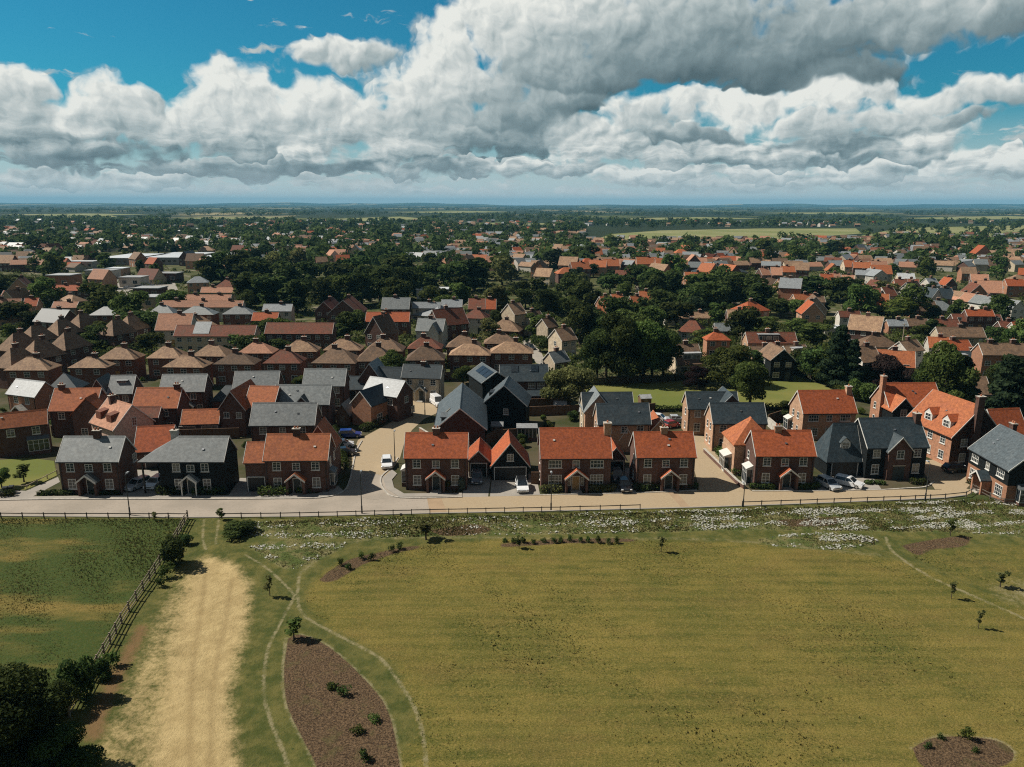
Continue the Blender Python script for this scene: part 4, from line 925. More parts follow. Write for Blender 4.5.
    ZN = [(0,170,268,352,.8),(170,345,310,356,.6),(240,480,266,312,1.5),(480,660,262,345,1.3),(660,860,285,350,1.3),(860,1030,290,365,.9),(0,240,255,300,.7),(480,1030,252,290,1.4),(560,830,366,376,.2),(120,330,366,400,.12),(492,600,385,420,.25),(640,800,405,440,.15)]
    wt = [(z[1]-z[0])*(z[3]-z[2])*z[4] for z in ZN]
    while sum(1 for p in PLANTS if p[1] != 'bush') < nmax and tries < 9000:
        tries += 1
        z = rng.choices(ZN, wt)[0]; px, py = rng.uniform(z[0], z[1]), rng.uniform(z[2], z[3]); c = P(px, py)
        h = rng.uniform(5, 9) if rng.random() < .45 else rng.uniform(9, 15)
        if 600 < px < 820 and 374 < py < 415: continue
        if py > 376: h = rng.uniform(3, 5)
        w = h * rng.uniform(.75, 1.15)
        if any((c.x-f[0])**2 + (c.y-f[1])**2 < (f[2]*.85+w*.33)**2 for f in FOOT): continue
        plant('broad' if rng.random() < .8 else 'tall', rng.choices([D, M, OL, BR, CF], [4.5, 5, .8, .8, .9])[0], c, h, w)
    k = 0
    while k < 130:                    # garden bushes behind the houses
        px, py = rng.uniform(0, 1024), rng.uniform(340, 455)
        if 590 < px < 830 and 370 < py < 425 or (330 < px < 450 and py > 385): continue
        c = P(px, py); w = rng.uniform(1.2, 2.8)
        if any((c.x-f[0])**2 + (c.y-f[1])**2 < (f[2]*.9+w*.4)**2 for f in FOOT): continue
        plant('bush', rng.choice([D, M, M, OL, BR]), c, w*.75, w); k += 1
trees()
def label_plants():
    seen = {}
    for t, kind, mat, px, h, lb in PLANTS:
        if lb: 
            t['group'] = {'sapling': 'young trees of the new park', 'bush': 'shrubs and bushes'}.get(kind, 'trees of the estate and town'); continue
        s = 'small ' if h < 6.5 else 'tall ' if h > 11.5 else ''
        if kind == 'bush': s = ''
        seen.setdefault((s + LW[mat] + ' ' + KW[kind], region(*px) if px[1] < 400 else 'in the estate gardens'), []).append((px[0], t))
    for (d, rg), ts in seen.items():
        ts.sort(key=lambda q: q[0])
        for i, (_, t) in enumerate(ts):
            t['label'] = f'only {d} {rg}' if len(ts) == 1 else f'{d} {rg}, {ordinal(i)} from the left of {len(ts)}'
            t['group'] = 'trees of the estate and town' if t['category'] == 'tree' else 'shrubs and bushes'
label_plants()

# hedges and front shrubs
def hedge(a, b, w, h, label, mat='leaf_dark', n=None):
    A, B = P(*a), P(*b); l = (B-A).length
    t = thing('hedge', label, 'hedge', (A+B)/2, math.atan2(B.y-A.y, B.x-A.x), 'hedges and front borders')
    lo = []; k = max(2, int(l/.7)); r = random.Random(int(a[0]*7+a[1]))
    for i in range(k): lo.append((-l/2 + l*(i+.5)/k, r.uniform(-.15, .15)*w, h*.45*r.uniform(.85, 1.15), l/k*.75, w*.5, h*.55))
    v, ti = leaf_data(lo, n or int(l*170), .13, int(a[0])+1)
    link('foliage', quads_mesh('foliage', v, ti, mat), t)
    m = MB(); m.box(-l/2, -.06, -.05, l/2, .06, h*.5); m.build('stem', 'bark', t)
HG = [((590,385),(640,383),3,3.2,'added dark foliage for shade under the tall trees, left end of the mown green','leaf_dark'),((642,383),(690,380),3,3.0,'added dark foliage for shade under the tall trees, by the purple tree','leaf_dark'),((38,495),(74,494),1.2,.7,'low clipped hedge in front of the first grey slate house, left of its porch','leaf_dark'),((91,494.5),(120,493.5),1.0,.6,'low hedge right of the porch of the first grey slate house','leaf_mid'),  # first two rows are foliage added for the dark shade under the trees
      ((157,494),(187,493),2.0,1.2,'front hedge left of the white arched porch of the black boarded house','leaf_dark'),((194,494),(226,493.5),2.0,1.2,'front hedge right of the white arched porch of the black boarded house','leaf_dark'),
      ((259,496),(290,493.5),1.8,1.3,'green hedge left of the porch at the corner house with garage','leaf_mid'),((297,493),(336,486),1.2,.8,'curving low hedge right of the porch at the corner house with garage','leaf_mid'),
      ((541,492),(563,491.5),1.2,1.1,'brownish hedge left of the porch of the broad house with tall end chimney','leaf_olive'),((588,491.5),(616,491),1.2,1.1,'brownish hedge right of the porch of the broad house with tall end chimney','leaf_olive'),
      ((634,490),(660,489),1.6,1.1,'dark hedge left of the porch beside the narrow shaded gap','leaf_dark'),((674,488),(697,487),1.2,.8,'low dark hedge right of the porch beside the open tan driveway','leaf_dark'),
      ((750,488),(774,488.5),1.0,.8,'dark low border left of the porch of the white-bayed house','leaf_dark'),((797,488.5),(820,488),1.0,.8,'mixed low border right of the porch of the white-bayed house','leaf_mid'),
      ((716,448),(738,476),2.0,1.1,'green border along the low wall beside the open tan driveway','leaf_mid'),((865,484),(884,484),1.0,.6,'clipped strip hedge left of the brick entrance gable','leaf_dark'),((911,484),(926,485),1.4,.9,'dark hedge right of the brick entrance gable by the lamp','leaf_dark'),
      ((967,483),(975,487),1.0,.8,'small shrubby border at the porch of the askew house','leaf_mid'),((990,494),(1003,500),1.0,.7,'dark low border under the askew house windows','leaf_dark'),
      ((0,497),(14,496),1.2,1.0,'short dark hedge at the picture edge by the corner lawn','leaf_dark'),((655,412),(692,411),1.2,1.3,'dark hedge behind the parked white cars at the green edge','leaf_dark'),((826,384),(848,398),1.6,1.8,'hedge along the slanting edge of the mown green','leaf_mid'),((790,372),(826,384),1.6,1.8,'upper hedge along the slanting edge of the mown green','leaf_mid'),
      ((335,432),(345,470),1.4,1.4,'dark shrub border beside the side road and corner house','leaf_dark'),((363,432),(402,412),1.8,1.4,'dark hedge in front of the orange brick gable by the tan yard','leaf_dark'),((755,411),(790,411),1.6,1.6,'dark hedge between the slate roofs and mown green','leaf_dark')]
for q in HG: hedge(*q)
for x, y, h, w, m, lb in ((448,489,11,13,'leaf_olive','olive shrub right of the porch of the curved-corner house'),(461,490,15,13,'leaf_silver','tall silvery shrub by the small linked garage'),(415,488,7,12,'leaf_dark','small dark shrub left of the porch of the curved-corner house'),(705,432,14,18,'leaf_olive','pale shrub at the top of the open tan driveway'),(713,436,12,20,'leaf_purple','dark red shrub at the top of the open tan driveway'),(521,422,16,12,'leaf_bright','bright shrub in the gap beside the black boarded double garage'),(219,424,14,20,'leaf_bright','pale green bush behind the black boarded house'),(62,411,9,16,'leaf_olive','pale bush beside the dark gabled wing')):
    tree_px('bush', m, x, y, h, w, lb)['group'] = 'shrubs and bushes'

# ------------------------------------------------------------------ far wood and far roofs, beyond what can be counted
FARGAP = [(-40,160,213,218.5),(170,300,216,222),(300,430,216,222.5),(440,560,222,227.5),(600,760,216.5,222),(380,520,210.5,214),(760,900,211.5,215.5),(900,1060,215.5,222)]
def far_stuff():
    leafmat('leaf_far', (.016, .030, .010), (.090, .120, .036))
    rs = np.random.RandomState(11)
    def fld(px, py): return math.sin(px*.021+py*.35) + math.sin(px*.047-py*.6+1.3) + .8*math.sin(px*.11+py*1.1)
    m = MB(); mats = ['brown_tile', 'tan_tile', 'rust_tile', 'orange_tile', 'slate', 'pale_slate', 'pink_tile', 'red_brick', 'cream_render', 'white_render']
    n = 0
    while n < 1900:
        px = rs.uniform(-40, 1064); py = 222 + 50 * rs.rand() ** 1.0
        if 585 < px < 880 and 227 < py < 241: continue
        if px > 860 and 224 < py < 236: continue
        if fld(px, py) < -.9 or 88 < px < 242 and 252 < py: continue
        if py < 236 and rs.rand() < .62: continue
        if 240 < px < 460 and 262 < py: continue
        c = P(px, py)
        if any((c.x-f[0])**2 + (c.y-f[1])**2 < (f[2]+3)**2 for f in FOOT): continue
        w, d, ze, ri = rs.uniform(6, 11), rs.uniform(5.5, 8), rs.uniform(2.6, 5), rs.uniform(2, 3)
        a = rs.uniform(-.7, .7); ca, sa = math.cos(a), math.sin(a)
        def T(x, y, z): return (c.x + x*ca - y*sa, c.y + x*sa + y*ca, z)
        rm = int(rs.choice([0, 1, 2, 3, 4, 5, 6], p=[.13, .24, .07, .06, .13, .24, .13])); wm = int(rs.choice([7, 8, 9]))
        m.solid([T(*q) for q in ((-w/2,-d/2,0),(w/2,-d/2,0),(w/2,d/2,0),(-w/2,d/2,0),(-w/2,-d/2,ze),(w/2,-d/2,ze),(w/2,d/2,ze),(-w/2,d/2,ze),(-w/2,0,ze+ri-.1),(w/2,0,ze+ri-.1))],
                [(0,1,5,4),(1,2,6,9,5),(2,3,7,6),(3,0,4,8,7)], wm)
        e = .4
        m.solid([T(*q) for q in ((-w/2-e,-d/2-e,ze-.3),(w/2+e,-d/2-e,ze-.3),(w/2+e,0,ze+ri),(-w/2-e,0,ze+ri),(w/2+e,d/2+e,ze-.3),(-w/2-e,d/2+e,ze-.3))], [(0,1,2,3),(3,2,4,5)], rm)
        FOOT.append((c.x, c.y, w/2)); n += 1
    tag(m.build('distant_houses', mats), kind='stuff')
    vs, ts = [], []
    n = 0
    while n < 5000:
        px = rs.uniform(-60, 1084); py = 207.5 + 62 * rs.rand() ** 1.25
        if py > 258 and rs.rand() < .45 or 88 < px < 242 and 254 < py: continue
        if 586 < px < 866 and 228 < py < 249 and (py < 242 or rs.rand() < .8): continue
        if 860 < px < 1060 and 224 < py < 243 and rs.rand() < .75: continue
        if any(a < px < b and c0 < py < c1 for a, b, c0, c1 in FARGAP): continue
        if py < 262 and fld(px, py*2) > 1.0 and rs.rand() < .85: continue
        c = P(px, py); 
        if py > 226 and any((c.x-f[0])**2 + (c.y+5-f[1])**2 < (f[2]*.9+3.2)**2 for f in FOOT): continue
        h = rs.uniform(5, 11) if rs.rand() < .8 else rs.uniform(10, 14); w = h * rs.uniform(.4, .62)
        far = c.y > 1500
        k = 26 if far else 60
        lo = [(c.x, c.y, h*.5, w, w, h*.48)] + [(c.x + rs.uniform(-1, 1)*w*.7, c.y + rs.uniform(-1, 1)*w*.7, h*rs.uniform(.4, .85), w*.5, w*.5, h*.22) for _ in range(4)]
        if far: lo = [(c.x, c.y, h*.5, w*2.2, w, h*.5)]
        v, t = leaf_data(lo, k, w*(.30 if not far else .5), n, .35, .5)
        vs.append(v); ts.append(np.clip(t*.5 + rs.uniform(0, .6), 0, 1)); n += 1
    tag(link('distant_woodland', quads_mesh('distant_woodland', np.concatenate(vs), np.concatenate(ts), 'leaf_far')), kind='stuff')
far_stuff()
def shrubbery():
    "the unbroken garden greenery between the older houses"
    rs = np.random.RandomState(5); vs, ts, n = [], [], 0
    F = np.array(FOOT)
    while n < 2100:
        px = rs.uniform(-20, 1044); py = 266 + 112 * rs.rand()
        if 590 < px < 840 and py > 366 or 515 < px < 550 and 335 < py < 372 or py > 384 - 20*(px < 330): continue
        c = P(px, py); w = rs.uniform(1.0, 2.6); h = w * rs.uniform(.8, 1.3)
        if ((F[:, 0]-c.x)**2 + (F[:, 1]-c.y)**2 < (F[:, 2]*.80+w*.5)**2).any(): continue
        v, t = leaf_data([(c.x, c.y, h*.4, w, w, h*.6), (c.x+w*.7, c.y+rs.uniform(-1, 1)*w, h*.3, w*.7, w*.7, h*.5)], 70, .36, n)
        vs.append(v); ts.append(np.clip(t*.6 + rs.uniform(0, .6), 0, 1)); n += 1
    tag(link('garden_shrubbery', quads_mesh('garden_shrubbery', np.concatenate(vs), np.concatenate(ts), 'leaf_mid')), kind='stuff')
shrubbery()
# ------------------------------------------------------------------ ground
def W2(pts): return [tuple(P(x, y)[:2]) for x, y in pts]
def sdist(poly, X, Y):
    "signed distance to a polygon, positive inside"
    ins = np.zeros(X.shape, bool); d = np.full(X.shape, 1e9); n = len(poly)
    for i in range(n):
        (x0, y0), (x1, y1) = poly[i], poly[(i+1) % n]
        if y0 != y1:
            c = ((y0 > Y) != (y1 > Y)) & (X < (x1-x0)*(Y-y0)/(y1-y0) + x0); ins ^= c
        dx, dy = x1-x0, y1-y0; l2 = dx*dx+dy*dy + 1e-9
        t = np.clip(((X-x0)*dx + (Y-y0)*dy)/l2, 0, 1)
        d = np.minimum(d, np.hypot(X-x0-t*dx, Y-y0-t*dy))
    return np.where(ins, d, -d)
def ldist(line, X, Y):
    d = np.full(X.shape, 1e9)
    for (x0, y0), (x1, y1) in zip(line, line[1:]):
        dx, dy = x1-x0, y1-y0; t = np.clip(((X-x0)*dx + (Y-y0)*dy)/(dx*dx+dy*dy), 0, 1)
        d = np.minimum(d, np.hypot(X-x0-t*dx, Y-y0-t*dy))
    return d
def smooth_line(pts, k=6):
    out = []
    for i in range(len(pts)-1):
        p0, p1, p2, p3 = pts[max(i-1, 0)], pts[i], pts[i+1], pts[min(i+2, len(pts)-1)]
        for j in range(k):
            t = j/k; out.append(tuple(.5*((2*p1[q]) + (-p0[q]+p2[q])*t + (2*p0[q]-5*p1[q]+4*p2[q]-p3[q])*t*t + (-p0[q]+3*p1[q]-3*p2[q]+p3[q])*t**3) for q in (0, 1)))
    return out + [pts[-1]]
ROADB = [(-60,517),(0,516.5),(130,517.5),(200,518),(300,517),(430,514),(560,511.5),(700,508),(800,504.5),(900,500.5),(945,498.5),(965,496),(975,491)]
G = {
 'straw': [(196,556),(222,556),(243,572),(251,592),(248,625),(240,660),(234,700),(238,790),(120,800),(92,745),(118,690),(140,640),(160,600),(176,575)],
 'bright': [(212,562),(236,570),(248,592),(245,625),(234,665),(226,705),(228,790),(166,790),(170,720),(178,660),(188,610),(198,578)],
 'red': [(138,628),(146,632),(128,668),(112,705),(100,740),(84,735),(96,705),(118,662)],
 'meadow': [(-120,518.5),(192,519.5),(182,535),(150,580),(122,622),(96,668),(68,716),(40,760),(-120,800)],
 'lawn': [(306,603),(312,585),(350,560),(450,543),(600,540),(760,545),(900,562),(1000,600),(1100,640),(1150,800),(424,800),(420,735),(408,695),(388,662),(350,640),(318,622)],
 'lawn2': [(905,552),(1100,545),(1100,630),(1000,600),(940,575)],
 'flower': [(236,533),(250,523),(430,517),(700,511),(960,501),(1100,492),(1100,540),(960,534),(860,532),(700,532),(560,536),(440,537),(330,541),(280,541)],
 'flower2': [(757,541),(800,534),(862,536),(878,545),(830,551),(775,548)],
 'flower3': [(248,548),(272,543),(338,543),(345,548),(300,569),(280,568)],
 'mulch1': [(288,640),(300,636),(328,648),(362,678),(388,712),(400,767),(402,800),(322,800),(316,767),(300,735),(287,705),(284,672)],
 'mulch2': [(912,750),(930,741),(962,738),(995,742),(1012,752),(1010,764),(985,774),(950,776),(922,768)],
 'mulch3': [(318,581),(330,571),(350,560),(385,551),(415,546),(418,549),(390,556),(362,567),(340,580),(326,584)],
 'mulch4': [(500,545),(560,540),(628,539),(628,543),(560,545.5),(506,549)],
 'mulch5': [(900,546),(930,540),(968,537),(966,547),(935,550),(918,556)],
 'mulch6': [(428,531),(470,525),(490,529),(486,534),(445,537)],
 'mulch7': [(775,521),(838,518),(836,526),(790,528)],
 'dry1': [(985,586),(1024,580),(1060,600),(1010,606)],
}
GL = {'p1': [(245,556),(268,570),(291,592),(293,600),(280,625),(268,650),(264,690),(270,720),(284,755),(296,800)],
      'p2': [(299,578),(298,600),(306,618),(345,640),(380,660),(400,685),(416,712),(424,745),(427,800)],
      'p3': [(886,538),(893,552),(925,575),(975,598),(1024,620),(1060,640)],
      'p4': [(204,520),(203,540),(206,550)], 'p5': [(219,520),(217,535),(216,545)],
      'p6': [(300,575),(330,552),(350,543),(420,538),(560,540),(700,540),(880,556)],
      'e1': [(286,640),(284,672),(287,705),(300,735),(316,767),(322,800)], 'e2': [(300,636),(328,648),(362,678),(388,712),(400,767),(402,800)],
      'e3': [(912,750),(930,741),(962,738),(995,742),(1012,752),(1010,764)], 'tr1': [(206,575),(200,620),(192,680),(190,790)], 'tr2': [(232,580),(226,620),(214,680),(210,790)]}
GW = {k: smooth_line(W2(v + v[:1]), 4)[:-1] if k != 'meadow' else W2(v) for k, v in G.items()}
GLW = {k: smooth_line(W2(v)) for k, v in GL.items()}
def masks(X, Y):
    def m(k, w): return np.clip(.5 + sdist(GW[k], X, Y)/(2*w), 0, 1)
    def l(k, w): return np.clip(1 - ldist(GLW[k], X, Y)/w, 0, 1)
    o = {}
    o['straw'] = m('straw', 1.6)*.5 + m('bright', 1.3)*.5
    o['red'] = m('red', 1.2)
    o['meadow'] = m('meadow', .5)
    o['lawn'] = np.maximum(m('lawn', 1.2), m('lawn2', 1.5)*.6)
    o['flower'] = np.maximum(np.maximum(m('flower', .6), m('flower2', .6)), m('flower3', .5))
    o['mulch'] = np.max([m('mulch%d' % i, .25) for i in (1, 2)] + [m('mulch%d' % i, .6)*.85 for i in (3, 4, 5, 6, 7)], 0)
    o['worn'] = np.max([l('p1', .29), l('p2', .31), l('p3', .40), l('p4', .3)*.9, l('p5', .3)*.9, l('p6', 1.1)*.45, l('e1', .4)*.9, l('e2', .4)*.9, l('e3', .45)*.8, m('dry1', 2)*.6], 0)
    o['rut'] = np.maximum(l('tr1', .45), l('tr2', .45))
    return o
def attr_mat(name, build):
    m = bpy.data.materials.new(name); nt, b = nodes_of(m)
    b.inputs['Roughness'].default_value = .95; b.inputs['Specular IOR Level'].default_value = .1
    build(nt, b); MATS[name] = m; return m
def field_mat(nt, b):
    ob = nt.nodes.new('ShaderNodeTexCoord').outputs['Object']
    at = {k: N(nt, 'ShaderNodeAttribute', attribute_name=k).outputs['Fac'] for k in ('straw', 'red', 'meadow', 'lawn', 'flower', 'mulch', 'worn', 'rut')}
    n1, n2, n3, n4 = noise(nt, ob, .09, 6, .6), noise(nt, ob, .55, 6, .65), noise(nt, ob, 3.2, 5, .7), noise(nt, ob, 14, 3, .7)
    st = noise(nt, scaled(nt, ob, (.12, .9, 1)), 1.0, 5, .65)
    def edge(k, e=.5, w=.14, amp=.7):
        bord = mth(nt, 'MULTIPLY', mth(nt, 'MULTIPLY', at[k], mth(nt, 'SUBTRACT', 1.0, at[k])), 4.0*amp)
        nn = mth(nt, 'ADD', mth(nt, 'SUBTRACT', n3, .5), mth(nt, 'MULTIPLY', mth(nt, 'SUBTRACT', n2, .5), .7))
        v = mth(nt, 'MULTIPLY_ADD', nn, bord, at[k])
        return ramp01(nt, v, e-w, e+w)
    verge = mixc(nt, ramp01(nt, n2, .35, .68), (.058, .070, .018), (.13, .118, .036))
    verge = mixc(nt, ramp01(nt, n3, .55, .75), verge, (.035, .05, .013))
    # mown lawn: green and straw-yellow mottling, drawn out along the mowing lines
    mix1 = mth(nt, 'ADD', mth(nt, 'MULTIPLY', n1, .9), mth(nt, 'ADD', mth(nt, 'MULTIPLY', st, .75), mth(nt, 'MULTIPLY', n2, .35)))
    lawn = mixc(nt, ramp01(nt, mix1, .78, 1.24), (.074, .080, .017), (.186, .145, .037))
    lawn = mixc(nt, mth(nt, 'MULTIPLY', ramp01(nt, noise(nt, scaled(nt, ob, (.6, 1, 1)), .16, 5, .65), .48, .68), .5), lawn, (.150, .103, .034))
    lawn = mixc(nt, ramp01(nt, n3, .5, .72), lawn, (.215, .16, .05))
    lawn = mixc(nt, ramp01(nt, n4, .58, .75), lawn, (.052, .060, .013))
    n6 = noise(nt, scaled(nt, ob, (1, 1.6, 1)), 5.5, 6, .82)
    lawn = mixc(nt, mth(nt, 'MULTIPLY', ramp01(nt, n6, .5, .58), .75), lawn, (.052, .060, .013))
    lawn = mixc(nt, mth(nt, 'MULTIPLY', ramp01(nt, n6, .46, .37), .65), lawn, (.27, .21, .065))
    # faint mowing lines run across the lawn
    sp = nt.nodes.new('ShaderNodeSeparateXYZ'); L(nt, ob, sp.inputs[0])
    ml = mth(nt, 'SINE', mth(nt, 'MULTIPLY_ADD', n1, 5.0, mth(nt, 'MULTIPLY', sp.outputs[1], 3.6)))
    lawn = mixc(nt, mth(nt, 'MULTIPLY', ramp01(nt, ml, -.4, .9), .18), lawn, (.20, .165, .045))
    mead = mixc(nt, ramp01(nt, noise(nt, scaled(nt, ob, (.5, 1.5, 1)), .11, 5, .6), .47, .68), (.046, .068, .016), (.20, .145, .042))
    mead = mixc(nt, ramp01(nt, n3, .45, .8), mead, (.09, .085, .022))
    straw = mixc(nt, ramp01(nt, n2, .3, .7), (.33, .245, .115), (.45, .345, .17))
    straw = mixc(nt, mth(nt, 'MULTIPLY', ramp01(nt, n3, .52, .78), .6), straw, (.27, .20, .09))
    n5 = noise(nt, scaled(nt, ob, (1.6, .7, 1)), 6, 6, .8)
    straw = mixc(nt, mth(nt, 'MULTIPLY', ramp01(nt, n5, .5, .62), .55), straw, (.22, .175, .075))
    straw = mixc(nt, mth(nt, 'MULTIPLY', at['rut'], .55), straw, (.23, .165, .075))
    mulch = mixc(nt, ramp01(nt, noise(nt, ob, 7, 6, .8), .40, .62), (.032, .021, .013), (.165, .108, .060))
    mulch = mixc(nt, mth(nt, 'MULTIPLY', ramp01(nt, n2, .52, .68), .6), mulch, (.085, .075, .03))
    col = mixc(nt, edge('lawn', .5, .3), verge, lawn)
    col = mixc(nt, edge('straw', .5, .3, 1.0), col, straw)
    col = mixc(nt, mth(nt, 'MULTIPLY', edge('red', .5, .25, .8), .85), col, (.17, .10, .048))
    col = mixc(nt, edge('meadow', .5, .1, .3), col, mead)
    col = mixc(nt, edge('flower', .5, .2, .6), col, mixc(nt, ramp01(nt, n2, .4, .62), (.072, .095, .026), (.16, .145, .06)))
    col = mixc(nt, mth(nt, 'MULTIPLY', edge('worn', .5, .3, 1.1), mth(nt, 'MULTIPLY_ADD', ramp01(nt, noise(nt, ob, .8, 4, .7), .38, .58), .6, .2)), col, mixc(nt, n3, (.19, .165, .085), (.29, .25, .145)))
    col = mixc(nt, edge('mulch', .5, .12, .35), col, mulch)
    L(nt, col, b.inputs['Base Color'])
    h = mth(nt, 'ADD', mth(nt, 'MULTIPLY', n4, .5), n3)
    bump(nt, b, h, .8, .12)
attr_mat('field', field_mat)
def plain_ground(name, ca, cb, cc=None, sc=.3, sc2=6, bs=.4):
    def f(nt, b):
        ob = nt.nodes.new('ShaderNodeTexCoord').outputs['Object']
        n1, n2 = noise(nt, ob, sc, 6, .6), noise(nt, ob, sc2, 4, .7)
        c = mixc(nt, ramp01(nt, n1, .35, .65), ca, cb); c = mixc(nt, ramp01(nt, n2, .5, .8), c, cc or tuple(v*.6 for v in ca))
        L(nt, c, b.inputs['Base Color']); bump(nt, b, n2, bs, .03)
    return attr_mat(name, f)
plain_ground('garden_ground', (.038, .046, .015), (.085, .07, .042), (.07, .058, .042), .12, 1.2)
plain_ground('tarmac_pale', (.275, .24, .197), (.345, .298, .245), (.225, .195, .16), .16, 3)
plain_ground('sett', (.35, .255, .165), (.31, .225, .145), (.26, .17, .11), .5, 9)
plain_ground('pavement_mat', (.27, .25, .22), (.32, .29, .25), (.22, .2, .175), .4, 9)
plain_ground('pale_field', (.15, .17, .06), (.24, .23, .11), (.13, .14, .05), .01, .1)
plain_ground('green_mown', (.115, .135, .033), (.185, .172, .052), (.10, .105, .03), .05, .8)
def pavers(nt, b):
    tc = nt.nodes.new('ShaderNodeTexCoord'); ob = tc.outputs['Object']
    br = N(nt, 'ShaderNodeTexBrick', Scale=1.0); L(nt, ob, br.inputs['Vector'])
    br.inputs['Brick Width'].default_value = .22; br.inputs['Row Height'].default_value = .11; br.inputs['Mortar Size'].default_value = .006
    br.inputs['Color1'].default_value = (.40, .315, .205, 1); br.inputs['Color2'].default_value = (.335, .258, .165, 1); br.inputs['Mortar'].default_value = (.22, .17, .11, 1)
    n1 = noise(nt, ob, .3, 6, .65); n2 = noise(nt, ob, 5, 4, .7)
    c = mixc(nt, ramp01(nt, n1, .4, .7), br.outputs['Color'], (.34, .27, .18)); c = mixc(nt, mth(nt, 'MULTIPLY', ramp01(nt, n2, .5, .8), .5), c, (.30, .225, .14))
    L(nt, c, b.inputs['Base Color'])
attr_mat('pavers', pavers)
def land(nt, b):
    "far countryside: a patchwork of fields, pasture and dark cover, on the one ground sheet"
    ob = nt.nodes.new('ShaderNodeTexCoord').outputs['Object']
    v = N(nt, 'ShaderNodeTexVoronoi', Scale=.0024, Randomness=.9); L(nt, scaled(nt, ob, (1, .5, 1)), v.inputs['Vector'])
    wn = nt.nodes.new('ShaderNodeSeparateColor'); L(nt, v.outputs['Color'], wn.inputs[0])
    c = mixc(nt, ramp01(nt, wn.outputs[0], .55, .6), (.030, .042, .014), (.10, .11, .03))
    c = mixc(nt, ramp01(nt, wn.outputs[1], .74, .78), c, (.30, .25, .13))
    n1 = noise(nt, scaled(nt, ob, (1, .45, 1)), .0016, 6, .6)
    c = mixc(nt, ramp01(nt, n1, .40, .52), c, (.018, .028, .012))
    n2 = noise(nt, ob, .02, 5, .7); c = mixc(nt, mth(nt, 'MULTIPLY', ramp01(nt, n2, .45, .65), .7), c, (.02, .03, .012))
    ge = nt.nodes.new('ShaderNodeSeparateXYZ'); L(nt, ob, ge.inputs[0])
    n3 = noise(nt, ob, .25, 5, .65)
    near = mixc(nt, ramp01(nt, n3, .4, .65), (.040, .055, .016), (.11, .10, .045))
    n4 = noise(nt, ob, .06, 4, .6); near = mixc(nt, ramp01(nt, n4, .55, .7), near, (.22, .19, .14))
    c = mixc(nt, ramp01(nt, ge.outputs[1], 600., 900.), near, c)
    L(nt, c, b.inputs['Base Color'])
attr_mat('land', land)
def sheet(name, pts, z, mat, px=True, kind='structure', smooth=0):
    w = W2(pts) if px else pts
    m = MB(); m.poly([(x, y, z) for x, y in w]); o = m.build(name, mat)
    me = o.data
    if me.polygons[0].normal.z < 0: me.flip_normals()
    return tag(o, kind=kind)
